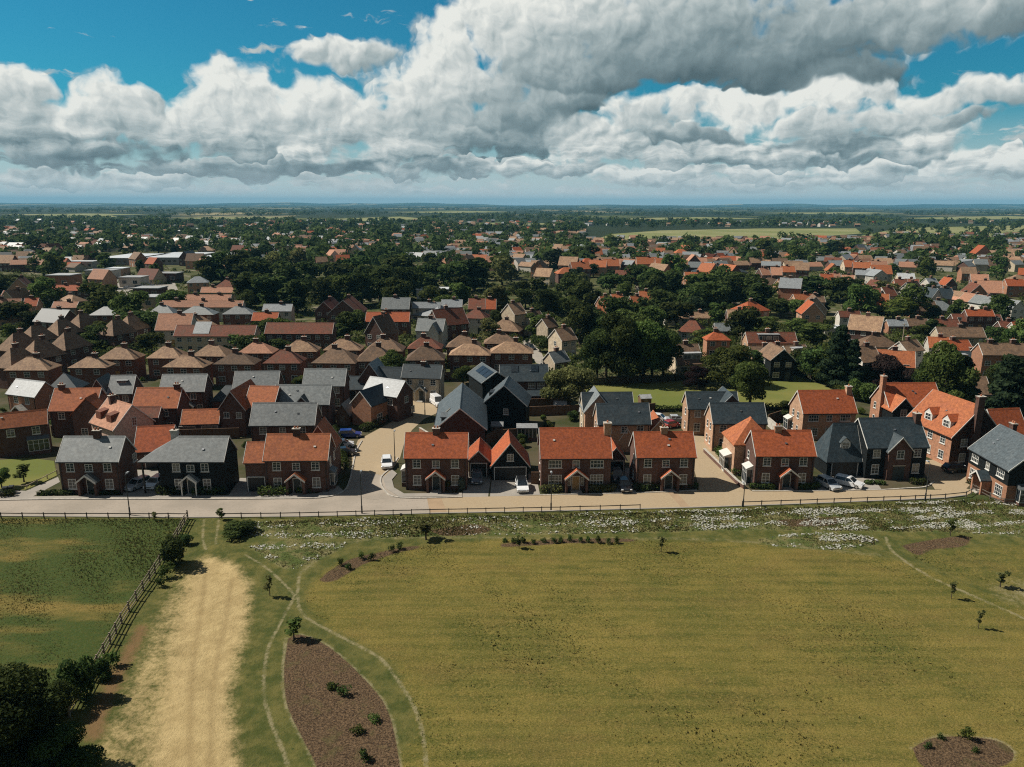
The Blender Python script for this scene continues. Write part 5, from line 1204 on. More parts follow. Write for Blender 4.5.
def ground():
    m = MB(); m.poly([(-16000, -300, -.03), (16000, -300, -.03), (16000, 24000, -.03), (-16000, 24000, -.03)]); tag(m.build('ground', 'land'), kind='structure')
    # the near park as one fine sheet carrying its surface patches
    x0, x1, y0, y1, s = -84, 84, 30, 97.5, .2
    nx, ny = int((x1-x0)/s), int((y1-y0)/s)
    X, Y = np.meshgrid(np.linspace(x0, x1, nx), np.linspace(y0, y1, ny))
    rb = np.array(W2(ROADB)); ymax = np.interp(X, rb[:, 0], rb[:, 1])
    Yc = np.minimum(Y, ymax + .3)
    mk = masks(X, Yc)
    rs = np.random.RandomState(3)
    Z = .07*np.sin(X*.21+1)*np.sin(Yc*.17) + .03*np.sin(X*.9+Yc*.7) + rs.normal(size=X.shape)*.012 + .25*mk['mulch']*0
    Z = (Z + .12) * np.clip((ymax - Yc)/4, 0, 1) + .01
    me = bpy.data.meshes.new('park_ground'); nv = nx*ny
    me.vertices.add(nv); me.vertices.foreach_set('co', np.stack([X, Yc, Z], -1).astype(np.float32).ravel())
    i = np.arange(nv).reshape(ny, nx); q = np.stack([i[:-1, :-1], i[:-1, 1:], i[1:, 1:], i[1:, :-1]], -1)
    keep = (Y[:-1, :-1] < ymax[:-1, :-1] + .3); q = q[keep].reshape(-1, 4)
    me.loops.add(q.size); me.loops.foreach_set('vertex_index', q.ravel().astype(np.int32))
    me.polygons.add(len(q)); me.polygons.foreach_set('loop_start', np.arange(0, q.size, 4, dtype=np.int32))
    for k, v in mk.items():
        a = me.attributes.new(k, 'FLOAT', 'POINT'); a.data.foreach_set('value', v.astype(np.float32).ravel())
    me.materials.append(MATS['field']); me.update(calc_edges=True)
    me.polygons.foreach_set('use_smooth', np.ones(len(q), bool))
    tag(link('park_ground', me), kind='structure')
    # estate
    sheet('garden_soil', [(-60,505),(0,504)] + [(430,505),(975,492),(1080,500),(1080,395),(830,376),(590,376),(300,368),(-60,372)], .0, 'garden_ground')
    top = [(975,491),(960,487),(940,490),(905,489.5),(820,491),(740,491.5),(700,490),(640,493),(540,495.5),(430,498)]
    left = [(430,498),(400,497),(384,488),(372,485),(355,484),(344,492),(320,498.5),(270,499.5),(200,500),(130,500),(50,500),(-60,502)]
    sheet('road', ROADB[:6] + left[:], .02, 'tarmac_pale'); 
    sheet('paved_road', ROADB[5:] + top, .024, 'pavers')
    sheet('paving_band', [(427,498.3),(441,497.6),(447,513.2),(430,513.9)], .03, 'sett'); sheet('paving_band', [(667,491.6),(675,491.3),(691,508.1),(682,508.4)], .03, 'sett')
    sheet('side_road', [(344,492.5),(352,474),(352,455),(358,440),(388,424),(412,410),(402,397),(444,394),(448,408),(424,419),(412,430),(404,444),(400,458),(392,470),(384,478),(386,490),(400,497.5),(372,499)], .016, 'pavers')
    sheet('junction', [(344,492),(350,480),(352,470),(386,476),(386,488),(400,497),(372,500)], .028, 'tarmac_pale')
    sheet('driveway', [(699,491),(697,480),(690,455),(684,436),(706,434),(712,448),(738,482),(752,491.5)], .018, 'pavers')
    sheet('driveway', [(935,489.5),(922,470),(905,462),(955,458),(966,470),(972,483),(965,490)], .018, 'pavers')
    for pts in ([(122,499.5),(128,470),(165,470),(160,499)], [(226,499.5),(240,478),(262,478),(262,498)], [(462,497.5),(466,472),(492,470),(488,497)], [(490,497),(492,474),(536,474),(540,495)], [(612,494),(612,468),(634,468),(636,493)], [(818,491),(824,468),(866,468),(882,490)]):
        sheet('driveway', pts, .02, 'pavement_mat')
    pv = [(-60,502),(50,500),(130,500),(200,500),(270,499.5),(320,498.5),(344,492),(338,486),(318,494),(260,496),(120,496),(30,497),(-60,498)]
    def kerbed(name, pts, h=.1):
        w = W2(pts); m = MB(); m.prism(w, 'z', -.1, h); tag(m.build(name, 'pavement_mat'), kind='structure')
    kerbed('pavement', pv)
    kerbed('pavement', [(400,497.5),(386,489),(383,478),(392,470),(397,474),(392,480),(394,488),(404,494),(462,493.5),(462,497)])
    kerbed('kerb', [(-60,516.4),(0,516),(130,517),(200,517.4),(300,516.4),(430,513.3),(560,510.8),(700,507.3),(800,503.8),(900,499.8),(945,497.9),(965,495.3),(966,495.9),(945,498.6),(900,500.6),(800,504.6),(700,508.1),(560,511.6),(430,514.1),(300,517.2),(200,518.2),(130,517.8),(0,516.8),(-60,517.2)], .12)
    for w, h in (([(-60,501.5),(50,499.6),(130,499.6),(200,499.6),(270,499.1),(320,498),(343,492),(350,480),(352,470)], .13), ([(352,470),(356,452),(362,441)], .12), ([(462,497.4),(400,498),(384,490),(381,478),(391,468),(398,458)], .13), ([(540,495.3),(640,493),(697,490.4)], .1), ([(752,491.3),(820,491),(882,490)], .1), ([(882,490),(905,488.5),(925,487),(934,482)], .1)):
        p = smooth_line(W2(w), 5); m = MB()
        for a, b in zip(p, p[1:]):
            d = Vector((b[0]-a[0], b[1]-a[1])).normalized(); nx, ny2 = -d.y*.11, d.x*.11
            m.solid([(a[0]-nx, a[1]-ny2, -.05), (a[0]+nx, a[1]+ny2, -.05), (b[0]+nx, b[1]+ny2, -.05), (b[0]-nx, b[1]-ny2, -.05), (a[0]-nx, a[1]-ny2, h), (a[0]+nx, a[1]+ny2, h), (b[0]+nx, b[1]+ny2, h), (b[0]-nx, b[1]-ny2, h)], [(0,3,2,1),(4,5,6,7),(0,1,5,4),(1,2,6,5),(2,3,7,6),(3,0,4,7)])
        tag(m.build('kerb', 'stone'), kind='structure')
    sheet('corner_lawn', [(-60,488),(0,489),(25,490),(57,476),(54,461),(30,458),(0,460),(-60,462)], .022, 'green_mown')
    sheet('path', [(-60,488.5),(0,489.5),(26,491),(58,477),(60,482),(32,497),(-60,500)], .026, 'pavement_mat')
    sheet('village_green', [(590,412),(585,388),(600,378),(700,374),(790,374),(826,386),(852,404),(840,412),(700,412)], .03, 'green_mown')
    sheet('lane', [(522,341),(529,339),(541,352),(548,366),(540,368),(532,357)], .02, 'pavement_mat')
    sheet('far_field', [(590,241),(612,234),(660,230.5),(760,228.5),(856,228.5),(862,233.5),(770,240),(690,241.5)], .05, 'pale_field')
    sheet('far_field', [(440,224.5),(500,222.5),(560,223.5),(520,226)], .05, 'pale_field'); sheet('far_field', [(860,236),(900,228),(1040,225),(1100,232),(960,238)], .05, 'pale_field'); sheet('far_field', [(60,216.5),(110,215),(118,217),(70,218)], .05, 'pale_field'); sheet('far_field', [(300,220),(400,216.5),(430,219),(330,222)], .05, 'pale_field')
    for q in ([(0,214.5),(90,213.5),(150,214.5),(60,216)], [(170,218),(260,216.5),(300,218),(220,219.5)], [(600,219),(700,217),(760,218.5),(680,220)], [(380,212),(470,211),(520,212),(440,213)], [(760,213),(860,212),(900,213.2),(820,214.2)], [(900,218),(1010,216),(1060,218),(960,220)], [(120,222),(180,221),(200,223),(140,224)], [(0,226),(50,224.5),(70,226.5),(20,228)]): sheet('far_field', q, .06, 'pale_field')
    sheet('car_park', [(92,287),(112,278),(172,276),(178,290),(120,298)], .03, 'pavement_mat')
    # low hills along the horizon
    for name, yy, amp, sd in (('hills', 11000, 34, 1), ('hills', 15000, 78, 5)):
        r = random.Random(sd); ph = [r.uniform(0, 6) for _ in range(5)]
        m = MB(); n = 120; prof = []
        for i in range(n+1):
            x = -15500 + 31000*i/n
            z = amp*(.45 + .2*math.sin(x*.0007+ph[0]) + .14*math.sin(x*.0019+ph[1]) + .08*math.sin(x*.0051+ph[2])) + (70*math.exp(-((x-10600)/1900)**2) if yy > 12000 else 0)
            prof.append((x, z))
        for (xa, za), (xb, zb) in zip(prof, prof[1:]):
            m.poly([(xa, yy-1800, -.05), (xb, yy-1800, -.05), (xb, yy, zb), (xa, yy, za)]); m.poly([(xa, yy, za), (xb, yy, zb), (xb, yy+3000, -.05), (xa, yy+3000, -.05)])
        tag(m.build(name, 'land', smooth=True), kind='structure')
ground()

# ------------------------------------------------------------------ grass and flowers (nobody could count them)
for nm, ca, cb in (('grass_green', (.052, .072, .018), (.125, .145, .042)), ('grass_dry', (.12, .10, .032), (.26, .20, .075)), ('flower_white', (.46, .47, .40), (.66, .66, .58)), ('weed', (.05, .062, .018), (.085, .095, .028))):
    leafmat(nm, ca, cb, .9, .12, .8)
def tufts(name, regions, n, hlo, hhi, w, mats, prob, seed, flowers=None, fprob=None, blades=3):
    rs = np.random.RandomState(seed)
    ws = [np.array(GW[k]) for k in regions]
    lo = np.min([a.min(0) for a in ws], 0); hi = np.max([a.max(0) for a in ws], 0)
    lo = np.maximum(lo, (-84, 31)); hi = np.minimum(hi, (84, 98))
    pts = []
    while sum(map(len, pts)) < n:
        p = lo + rs.rand(n*3, 2)*(hi-lo)
        s = np.max([sdist(GW[k], p[:, 0], p[:, 1]) for k in regions], 0)
        q = p[(s > .1) & (rs.rand(len(p)) < prob(p))]
        if not len(q): break
        pts.append(q)
    p = np.concatenate(pts)[:n]; n = len(p)
    v, t, mi = [], [], []
    f = fprob(p) if fprob else None
    for b in range(blades):
        a = rs.rand(n)*6.283; h = rs.uniform(hlo, hhi, n); ln = rs.normal(size=(n, 2))*h[:, None]*.35
        o = rs.normal(size=(n, 2))*w*.6
        ax = np.stack([np.cos(a), np.sin(a)], -1)*w*.5
        z0 = np.zeros((n, 1)) + .05
        base = p + o
        A = np.concatenate([base-ax, z0], 1); B = np.concatenate([base+ax, z0], 1)
        C = np.concatenate([base+ax*.35+ln, h[:, None]+.13], 1); D = np.concatenate([base-ax*.35+ln, h[:, None]+.13], 1)
        v.append(np.stack([A, B, C, D], 1).reshape(-1, 3)); t.append(np.repeat(rs.rand(n), 4))
        mi.append(np.where(mats(p, rs) , 1, 0))
        if f is not None and b == 0:
            sel = rs.rand(n) < f; c = C[sel]; k = len(c); r = rs.uniform(.06, .14, k)[:, None]
            e1 = np.concatenate([rs.normal(size=(k, 2)), rs.normal(size=(k, 1))*.3], 1); e1 /= np.linalg.norm(e1, axis=1)[:, None]; e2 = np.cross(e1, rs.normal(size=(k, 3))*.3 + (0, 0, 1))
            v.append(np.stack([c-e1*r, c-e2*r, c+e1*r, c+e2*r], 1).reshape(-1, 3)); t.append(np.repeat(rs.rand(k), 4)); mi.append(np.full(k, 2))
    me = quads_mesh(name, np.concatenate(v), np.concatenate(t), flowers, np.concatenate(mi))
    return tag(link(name, me), kind='stuff')
def wav(p, fx, fy, s): return np.sin(p[:, 0]*fx+s)+np.sin(p[:, 1]*fy+s*2.1)+np.sin(p[:, 0]*fx*.6-p[:, 1]*fy*1.3+s*.7)
FM = ['grass_green', 'grass_dry', 'flower_white']
tufts('meadow_grass', ['meadow'], 26000, .03, .12, .055, lambda p, r: r.rand(len(p)) < np.clip(.4+.2*wav(p, .22, .6, 1), .1, .8), lambda p: np.ones(len(p)), 21, FM)
def fpr(p):
    px = 512 + 750*p[:, 0]/(p[:, 1]*.97 + 9.3)
    k = np.interp(px, [230, 300, 420, 560, 700, 800, 1024], [.5, .4, .08, .2, .6, .9, 1.0])
    return np.clip(k * np.clip(.25 + .75*wav(p, .42, 1.7, 3) + .5*wav(p, 1.3, 2.2, 1), 0, 1.6), 0, .95)
tufts('wildflowers', ['flower', 'flower2', 'flower3'], 30000, .04, .18, .07, lambda p, r: r.rand(len(p)) < .25, lambda p: np.ones(len(p)), 22, FM, fpr)
tufts('lawn_grass', ['lawn', 'lawn2'], 26000, .015, .045, .07, lambda p, r: r.rand(len(p)) < np.clip(.5+.3*wav(p, .1, .5, 5), .1, .9), lambda p: np.ones(len(p)), 23, FM, blades=2)
tufts('lawn_weeds', ['lawn'], 420, .03, .08, .10, lambda p, r: r.rand(len(p)) < -1, lambda p: np.clip((68-p[:, 1])/14, 0, 1)*np.clip(.5+.5*wav(p, .5, .8, 2), .02, 1), 24, ['weed', 'weed', 'weed'], blades=6)
# ------------------------------------------------------------------ fences, walls, lamps, cars
def rail_fence(name, label, pts, h, rails, step, mat, group=None, pw=.1, rw=.05):
    w = [P(*p) for p in pts]; t = thing(name, label, 'fence', w[0], 0, group)
    o = w[0]; last = None; rm = MB(); posts = []
    for a, b in zip(w, w[1:]):
        l = (b-a).length; k = max(1, round(l/step))
        for i in range(k): posts.append(a + (b-a)*i/k)
    posts.append(w[-1])
    pm = MB(); pm.box(-pw/2, -pw/2, -.2, pw/2, pw/2, h+.08); po = pm.build('post', mat, t); first = True
    for i, p in enumerate(posts):
        q = po if first else link('post', po.data, t); first = False
        q.location = p - o; nx = posts[min(i+1, len(posts)-1)] - posts[max(i-1, 0)]
        q.rotation_euler = (rng.uniform(-.03, .03), rng.uniform(-.03, .03), math.atan2(nx.y, nx.x))
    for j in range(rails):
        z = h*(j+1)/rails - .06
        rm = MB()
        for a, b in zip(posts, posts[1:]):
            a2, b2 = a-o+Vector((0, 0, z+rng.uniform(-.02, .02))), b-o+Vector((0, 0, z+rng.uniform(-.02, .02)))
            d = (b2-a2).normalized(); s = Vector((-d.y, d.x, 0))*(rw*.5); u = Vector((0, 0, .055))
            rm.solid([a2-s-u, a2+s-u, a2+s+u, a2-s+u, b2-s-u, b2+s-u, b2+s+u, b2-s+u], [(0,1,2,3),(4,7,6,5),(0,4,5,1),(1,5,6,2),(2,6,7,3),(3,7,4,0)])
        rm.build('rail', mat, t)
rail_fence('rail_fence', 'three-rail timber fence slanting between the tall grass and the pale track', [(188,519.5),(178,538),(150,582),(122,625),(98,668),(70,718)], 1.25, 3, 2.0, 'weathered_wood', pw=.14)
rail_fence('knee_rail', 'low timber rail fence along the roadside grass, long western stretch', [(-20,518.5),(130,518.8),(188,519)], .8, 1, 2.6, 'dark_wood', 'roadside rail fences')
rail_fence('knee_rail', 'low timber rail fence beside the flower strip up to the tan paving', [(222,519),(300,518),(430,514.8),(560,512.2),(640,510)], .8, 1, 2.6, 'dark_wood', 'roadside rail fences')
rail_fence('knee_rail', 'low timber rail fence curving round the cul-de-sac end', [(742,507),(800,505),(900,501.5),(945,499.4),(966,497),(976,491)], .8, 1, 2.4, 'dark_wood', 'roadside rail fences')
rail_fence('rail_fence', 'short timber fence enclosing the askew house garden', [(972,490),(990,499),(1004,505),(1040,506)], .9, 2, 2.0, 'dark_wood')
rail_fence('knee_rail', 'pale low fence along the corner lawn path', [(10,489.5),(27,489),(57,474)], .6, 1, 1.8, 'pale_wood', 'roadside rail fences')
def board_fence(label, pts, h=1.8, mat='fence_board', name='garden_fence', cat='fence', t=.05):
    w = [P(*p) for p in pts]; r = thing(name, label, cat, w[0], 0, 'garden fences and walls'); o = w[0]
    for a, b in zip(w, w[1:]):
        d = (b-a).normalized(); s = Vector((-d.y, d.x, 0))*t; u = Vector((0, 0, h)); a2, b2 = a-o, b-o
        m = MB(); m.solid([a2-s, b2-s, b2+s, a2+s, a2-s+u, b2-s+u, b2+s+u, a2+s+u], [(0,3,2,1),(4,5,6,7),(0,1,5,4),(1,2,6,5),(2,3,7,6),(3,0,4,7)]); m.build('panel' if name == 'garden_fence' else 'wall', mat, r)
        s = s*1.6; u1, u2 = u+Vector((0, 0, .004)), u+Vector((0, 0, .07))
        m = MB(); m.solid([a2-s+u1, b2-s+u1, b2+s+u1, a2+s+u1, a2-s+u2, b2-s+u2, b2+s+u2, a2+s+u2], [(0,3,2,1),(4,5,6,7),(0,1,5,4),(1,2,6,5),(2,3,7,6),(3,0,4,7)]); m.build('coping', mat if name == 'garden_fence' else 'stone', r)
for lb, pts in (('brown board fence behind the paved garden below the rooflights', [(522,408),(566,407),(566,400)]), ('brown board fence closing the dark garden beside the end-chimney house', [(524,416),(582,414)]), ('brown board fence beside the small grey shed', [(331,420),(356,421),(366,412)]),
                ('brown board fence behind the black boarded house', [(176,440),(240,438)]), ('brown board fence behind the amber house near the corner lawn', [(52,436),(98,433)]), ('board fence between the slate pair and the mown green', [(640,414),(655,412)]), ('board gate and fence between the double garage and the broad house', [(531,484),(540,484)]),
                ('board fence in the gap behind the linked garage', [(486,445),(496,440),(530,438)]), ('board fence at the end of the orange house by the green', [(768,424),(786,418)]), ('board fence along the gardens below the brown villas', [(250,372),(300,371)]), ('board fence below the hipped villas beside the cream house', [(444,380),(492,378)])):
    board_fence(lb, pts)
board_fence('low brick wall edging the border beside the open tan driveway', [(704,452),(737,484),(744,489)], .6, 'red_brick', 'garden_wall', 'wall', .12)
board_fence('curved brick garden wall beside the steep slate house', [(420,437),(428,442),(436,446)], 1.7, 'orange_brick', 'garden_wall', 'wall', .12)
board_fence('yellow-lit buff brick wall beside the narrow side street', [(541,372),(549,383)], 2.2, 'buff_brick', 'garden_wall', 'wall', .12)
board_fence('pale brick wall beside the white-bayed house at the driveway head', [(722,454),(728,456),(728,452)], 2.0, 'buff_brick', 'garden_wall', 'wall', .12)
board_fence('white picket-height wall by the slate pair at the green', [(768,426),(776,433)], 1.6, 'white_render', 'garden_wall', 'wall', .12)

def lamp(label, px, py, hp, arm=True):
    c = P(px, py); h = hp/ppm(c)/.95; t = thing('street_lamp', label, 'street lamp', c, 0, 'street lamps of the estate')
    m = MB(); m.tube((0, 0, 0), (0, 0, 1.1), .11, .10); m.tube((0, 0, 1.1), (0, 0, h), .07, .05); m.build('column', 'dark_steel', t)
    if arm:
        m = MB(); m.tube((0, 0, h-.02), (0, .5, h+.12), .04, .035); m.build('arm', 'dark_steel', t)
    m = MB(); y = .35 if arm else -.2; z = h + (.1 if arm else 0)
    m.solid([(-.15, y, z), (.15, y, z), (.13, y+.6, z+.04), (-.13, y+.6, z+.04), (-.11, y+.05, z+.13), (.11, y+.05, z+.13), (.08, y+.55, z+.12), (-.08, y+.55, z+.12)], [(0,3,2,1),(4,5,6,7),(0,1,5,4),(1,2,6,5),(2,3,7,6),(3,0,4,7)])
    hd = m.build('lantern', 'grey_paint', t)
    m = MB(); m.box(-.1, y+.08, z-.03, .1, y+.48, z-.002); m.build('lens', 'headlamp', hd)
for a in (('dark street lamp in front of the two grey slate houses', 130, 515, 40), ('dark street lamp by the road opposite the side road', 362, 513.5, 40), ('dark street lamp in front of the broad house with tall end chimney', 551, 510.5, 36), ('lamp post at the cul-de-sac beside the brick entrance gable', 925, 500.5, 37), ('slim lamp column beside the white hatchback on the side road', 395, 463, 30), ('slim lamp column in the tan yard before the cream house', 425, 415, 25), ('short lamp post on the paved verge by the open tan driveway', 743, 507, 22)): lamp(*a)

def car_proto(label, cat, paint, size=1.0, tall=1.45, kind='hatch'):
    t = thing('van' if kind == 'van' else 'parked_car', label, cat)
    L2, w, bz = 2.1*size, .86, .82
    side = {'hatch': [(-L2,.42),(-L2,.72),(-L2+.05,.88),(-L2+.1,.95),(.95,.93),(L2-.25,.74),(L2,.60),(L2,.32),(L2-.1,.24),(-L2+.1,.24)],
            'van': [(-L2,.35),(-L2,.9),(-L2+.02,1.05),(.95,1.05),(L2-.3,.95),(L2,.75),(L2,.32),(L2-.1,.24),(-L2+.1,.24)]}['van' if kind == 'van' else 'hatch']
    m = MB(); m.prism(side, 'y', -w, w); body = m.build('body', paint, t, bevel=.05, smooth=False)
    rear = -L2+.12 if kind != 'saloon' else -L2+.75
    m = MB(); z0, z1 = (.93, tall) ; b0, b1, r0, r1 = rear, 1.05, rear+(.32 if kind != 'van' else .05), .32
    if kind == 'van': b1, r1 = 1.2, .75
    iw = w-.05; rw = w-.2 if kind != 'van' else w-.1
    m.solid([(b0,-iw,z0),(b1,-iw,z0),(b1,iw,z0),(b0,iw,z0),(r0,-rw,z1),(r1,-rw,z1),(r1,rw,z1),(r0,rw,z1)], [(0,3,2,1),(4,5,6,7),(0,1,5,4),(1,2,6,5),(2,3,7,6),(3,0,4,7)])
    m.build('cabin', 'glass' if kind != 'van' else paint, t, bevel=.03)
    m = MB(); m.solid([(r0-.05,-rw-.02,z1-.03),(r1+.06,-rw-.02,z1-.03),(r1+.06,rw+.02,z1-.03),(r0-.05,rw+.02,z1-.03),(r0+.05,-rw+.08,z1+.05),(r1-.08,-rw+.08,z1+.05),(r1-.08,rw-.08,z1+.05),(r0+.05,rw-.08,z1+.05)], [(0,3,2,1),(4,5,6,7),(0,1,5,4),(1,2,6,5),(2,3,7,6),(3,0,4,7)])
    m.build('roof', 'car_black' if 'black roof' in label else paint, t)
    if kind != 'van':
        for s in (-1, 1):
            for x, xr in ((-.25, -.2), (b0+.25, r0+.1), (b1-.03, r1)):
                m = MB(); m.tube((x, s*(iw+.005), z0-.02), (xr, s*(rw+.01), z1-.01), .045, .04, 6); m.build('pillar', paint, t)
    else:
        m = MB(); m.solid([(b1+.02,-iw+.1,z0+.05),(b1+.02,iw-.1,z0+.05),(r1+.06,rw-.1,z1-.1),(r1+.06,-rw+.1,z1-.1),(b1-.1,-iw+.1,z0+.05),(b1-.1,iw-.1,z0+.05),(r1-.1,rw-.1,z1-.1),(r1-.1,-rw+.1,z1-.1)], [(0,1,2,3),(4,7,6,5),(0,4,5,1),(1,5,6,2),(2,6,7,3),(3,7,4,0)]); m.build('windscreen', 'glass', t)
    for x in (-L2+.75, L2-.78):
        for s in (-1, 1):
            m = MB(); m.tube((x, s*(w-.14), .32), (x, s*(w+.02), .32), .32, .32, 18); wh = m.build('wheel', 'rubber', t)
            m = MB(); m.tube((x, s*(w+.0), .32), (x, s*(w+.035), .32), .21, .19, 14); m.build('rim', 'alloy', wh)
    for s in (-1, 1):
        m = MB(); m.box(L2-.16, s*(w-.2)-.17, .56, L2+.01, s*(w-.2)+.13, .70); m.build('headlight', 'headlamp', t, bevel=.02)
        m = MB(); m.box(-L2-.012, s*(w-.16)-.12, .68, -L2+.1, s*(w-.16)+.12, .9); m.build('tail_light', 'tail_lamp', t, bevel=.02)
        m = MB(); m.box(.75, s*(w+.1)-.09, .92, .9, s*(w+.1)+.07, 1.06); m.build('wing_mirror', paint, t)
    m = MB(); m.box(L2-.02, -.26, .36, L2+.02, .26, .47); m.build('number_plate', 'white_paint', t)
    m = MB(); m.box(-L2-.02, -.26, .5, -L2+.02, .26, .61); m.build('number_plate', 'plate', t)
    m = MB(); m.box(L2-.03, -.45, .5, L2+.015, .45, .6); m.build('grille', 'black_paint', t)
    return t
CARS = [('white hatchback driving down the side road beside the lamp column','car_white',387,466,-80,1.0,1.45,'hatch'),('white car with black roof parked nose out before the black boarded garage','car_white',522,489,-85,1.03,1.55,'hatch'),('grey car parked in the shade before the small linked garage','car_grey',477,481,-88,1,1.45,'hatch'),
        ('dark grey car deep in the narrow gap beside the end chimney','car_grey',617,479,-88,1,1.45,'hatch'),('black car at the front of the narrow shaded gap','car_black',624,489,-86,1,1.5,'hatch'),('silver car parked nose out beside the white estate car','car_silver',828,487,-72,1.02,1.45,'hatch'),('white estate car on the drive of the dormered carport','car_white',848,485.5,-40,1.08,1.45,'hatch'),
        ('black car parked in the shade at the cul-de-sac','car_black',956,471.5,10,1.05,1.45,'hatch'),('silver car parked outside the carport of the black boarded house','car_silver',138,487.5,-112,1.05,1.45,'hatch'),('white car tucked into the carport of the black boarded house','car_white',156,486,-95,1,1.45,'hatch'),
        ('blue car on the side road above the corner house','car_blue',350,437,8,1.05,1.5,'hatch'),('white car beside the blue car on the side road','car_white',343,447,15,.95,1.4,'hatch'),('black car next to the white car by the shrub border','car_black',345,455,15,.95,1.4,'hatch'),('white van in the tan yard near the cream house','car_white',437,405,-65,1.2,2.1,'van'),
        ('white car parked by the hedge, nearer the dark slate pair','car_white',659,421,-25,1.0,1.5,'hatch'),('silver white saloon parked by the pale gable at the green edge','car_silver',676,422,0,1.05,1.42,'saloon'),('white car at the end of the rust-red terrace','car_white',326,341,0,1,1.45,'hatch'),('dark car on the lane beside the brown villas','car_black',530,349,-60,1,1.45,'hatch'),
        ('red car beside the pale gable at the green edge','car_red',671,427,30,.8,1.4,'hatch'),('silver car in the car park before the sheds','car_silver',128,289,20,1,1.45,'hatch'),('white car in the car park before the sheds','car_white',150,286,15,1,1.45,'hatch'),('black car in the car park before the sheds','car_black',139,288,18,1,1.45,'hatch')]
for lb, paint, px, py, rz, sz, tall, k in CARS:
    t = car_proto(lb, 'van' if k == 'van' else 'car', paint, sz, tall, k); t.scale = (.92, .95, .95); t.location = P(px, py, .03); t.rotation_euler = (0, 0, R(rz)); t['group'] = 'parked vehicles of the estate'
# wheelie bins, poles
for lb, x, y in (('dark wheelie bin on the path by the corner lawn, first of two', 6, 494), ('dark wheelie bin on the path by the corner lawn, beside the path fence', 12, 493)):
    t = thing('wheelie_bin', lb, 'bin', P(x, y), .3, 'wheelie bins'); m = MB(); m.solid([(-.24,-.28,.08),(.24,-.28,.08),(.24,.28,.08),(-.24,.28,.08),(-.3,-.36,1),(.3,-.36,1),(.3,.36,1),(-.3,.36,1)], [(0,3,2,1),(4,5,6,7),(0,1,5,4),(1,2,6,5),(2,3,7,6),(3,0,4,7)]); m.build('body', 'black_paint', t)
    m = MB(); m.prism([(-.4,1.0),(.4,1.0),(.36,1.08),(-.3,1.12)], 'y', -.3, .3); o = m.build('lid', 'dark_steel', t); o.rotation_euler = (0, 0, R(90)); o.location = (0, 0, .003)
    for s in (-1, 1): m = MB(); m.tube((s*.2, .3, .1), (s*.26, .3, .1), .1, .1, 12); m.build('wheel', 'rubber', t)
for i, (x, y, h) in enumerate(((740,358,26),(739,340,22),(674,352,20),(668,372,28),(902,345,22),(840,322,18),(536,396,0))):
    if not h: continue
    c = P(x, y); hh = h/ppm(c); t = thing('telegraph_pole', ['slim telegraph pole above the round green tree','telegraph pole left of the rust roof with glazed dormer','telegraph pole beside the chalet house with long dormer','pale pole standing by the dark trees at the green','telegraph pole by the brown hipped bungalow','telegraph pole near the white flat-roofed hut'][i], 'pole', c, 0, 'telegraph poles')
    m = MB(); m.tube((0, 0, 0), (0, 0, hh), .14, .09); m.build('pole', 'pale_wood', t); m = MB(); m.box(-.7, -.05, hh-.5, .7, .05, hh-.38); m.build('cross_arm', 'pale_wood', t)
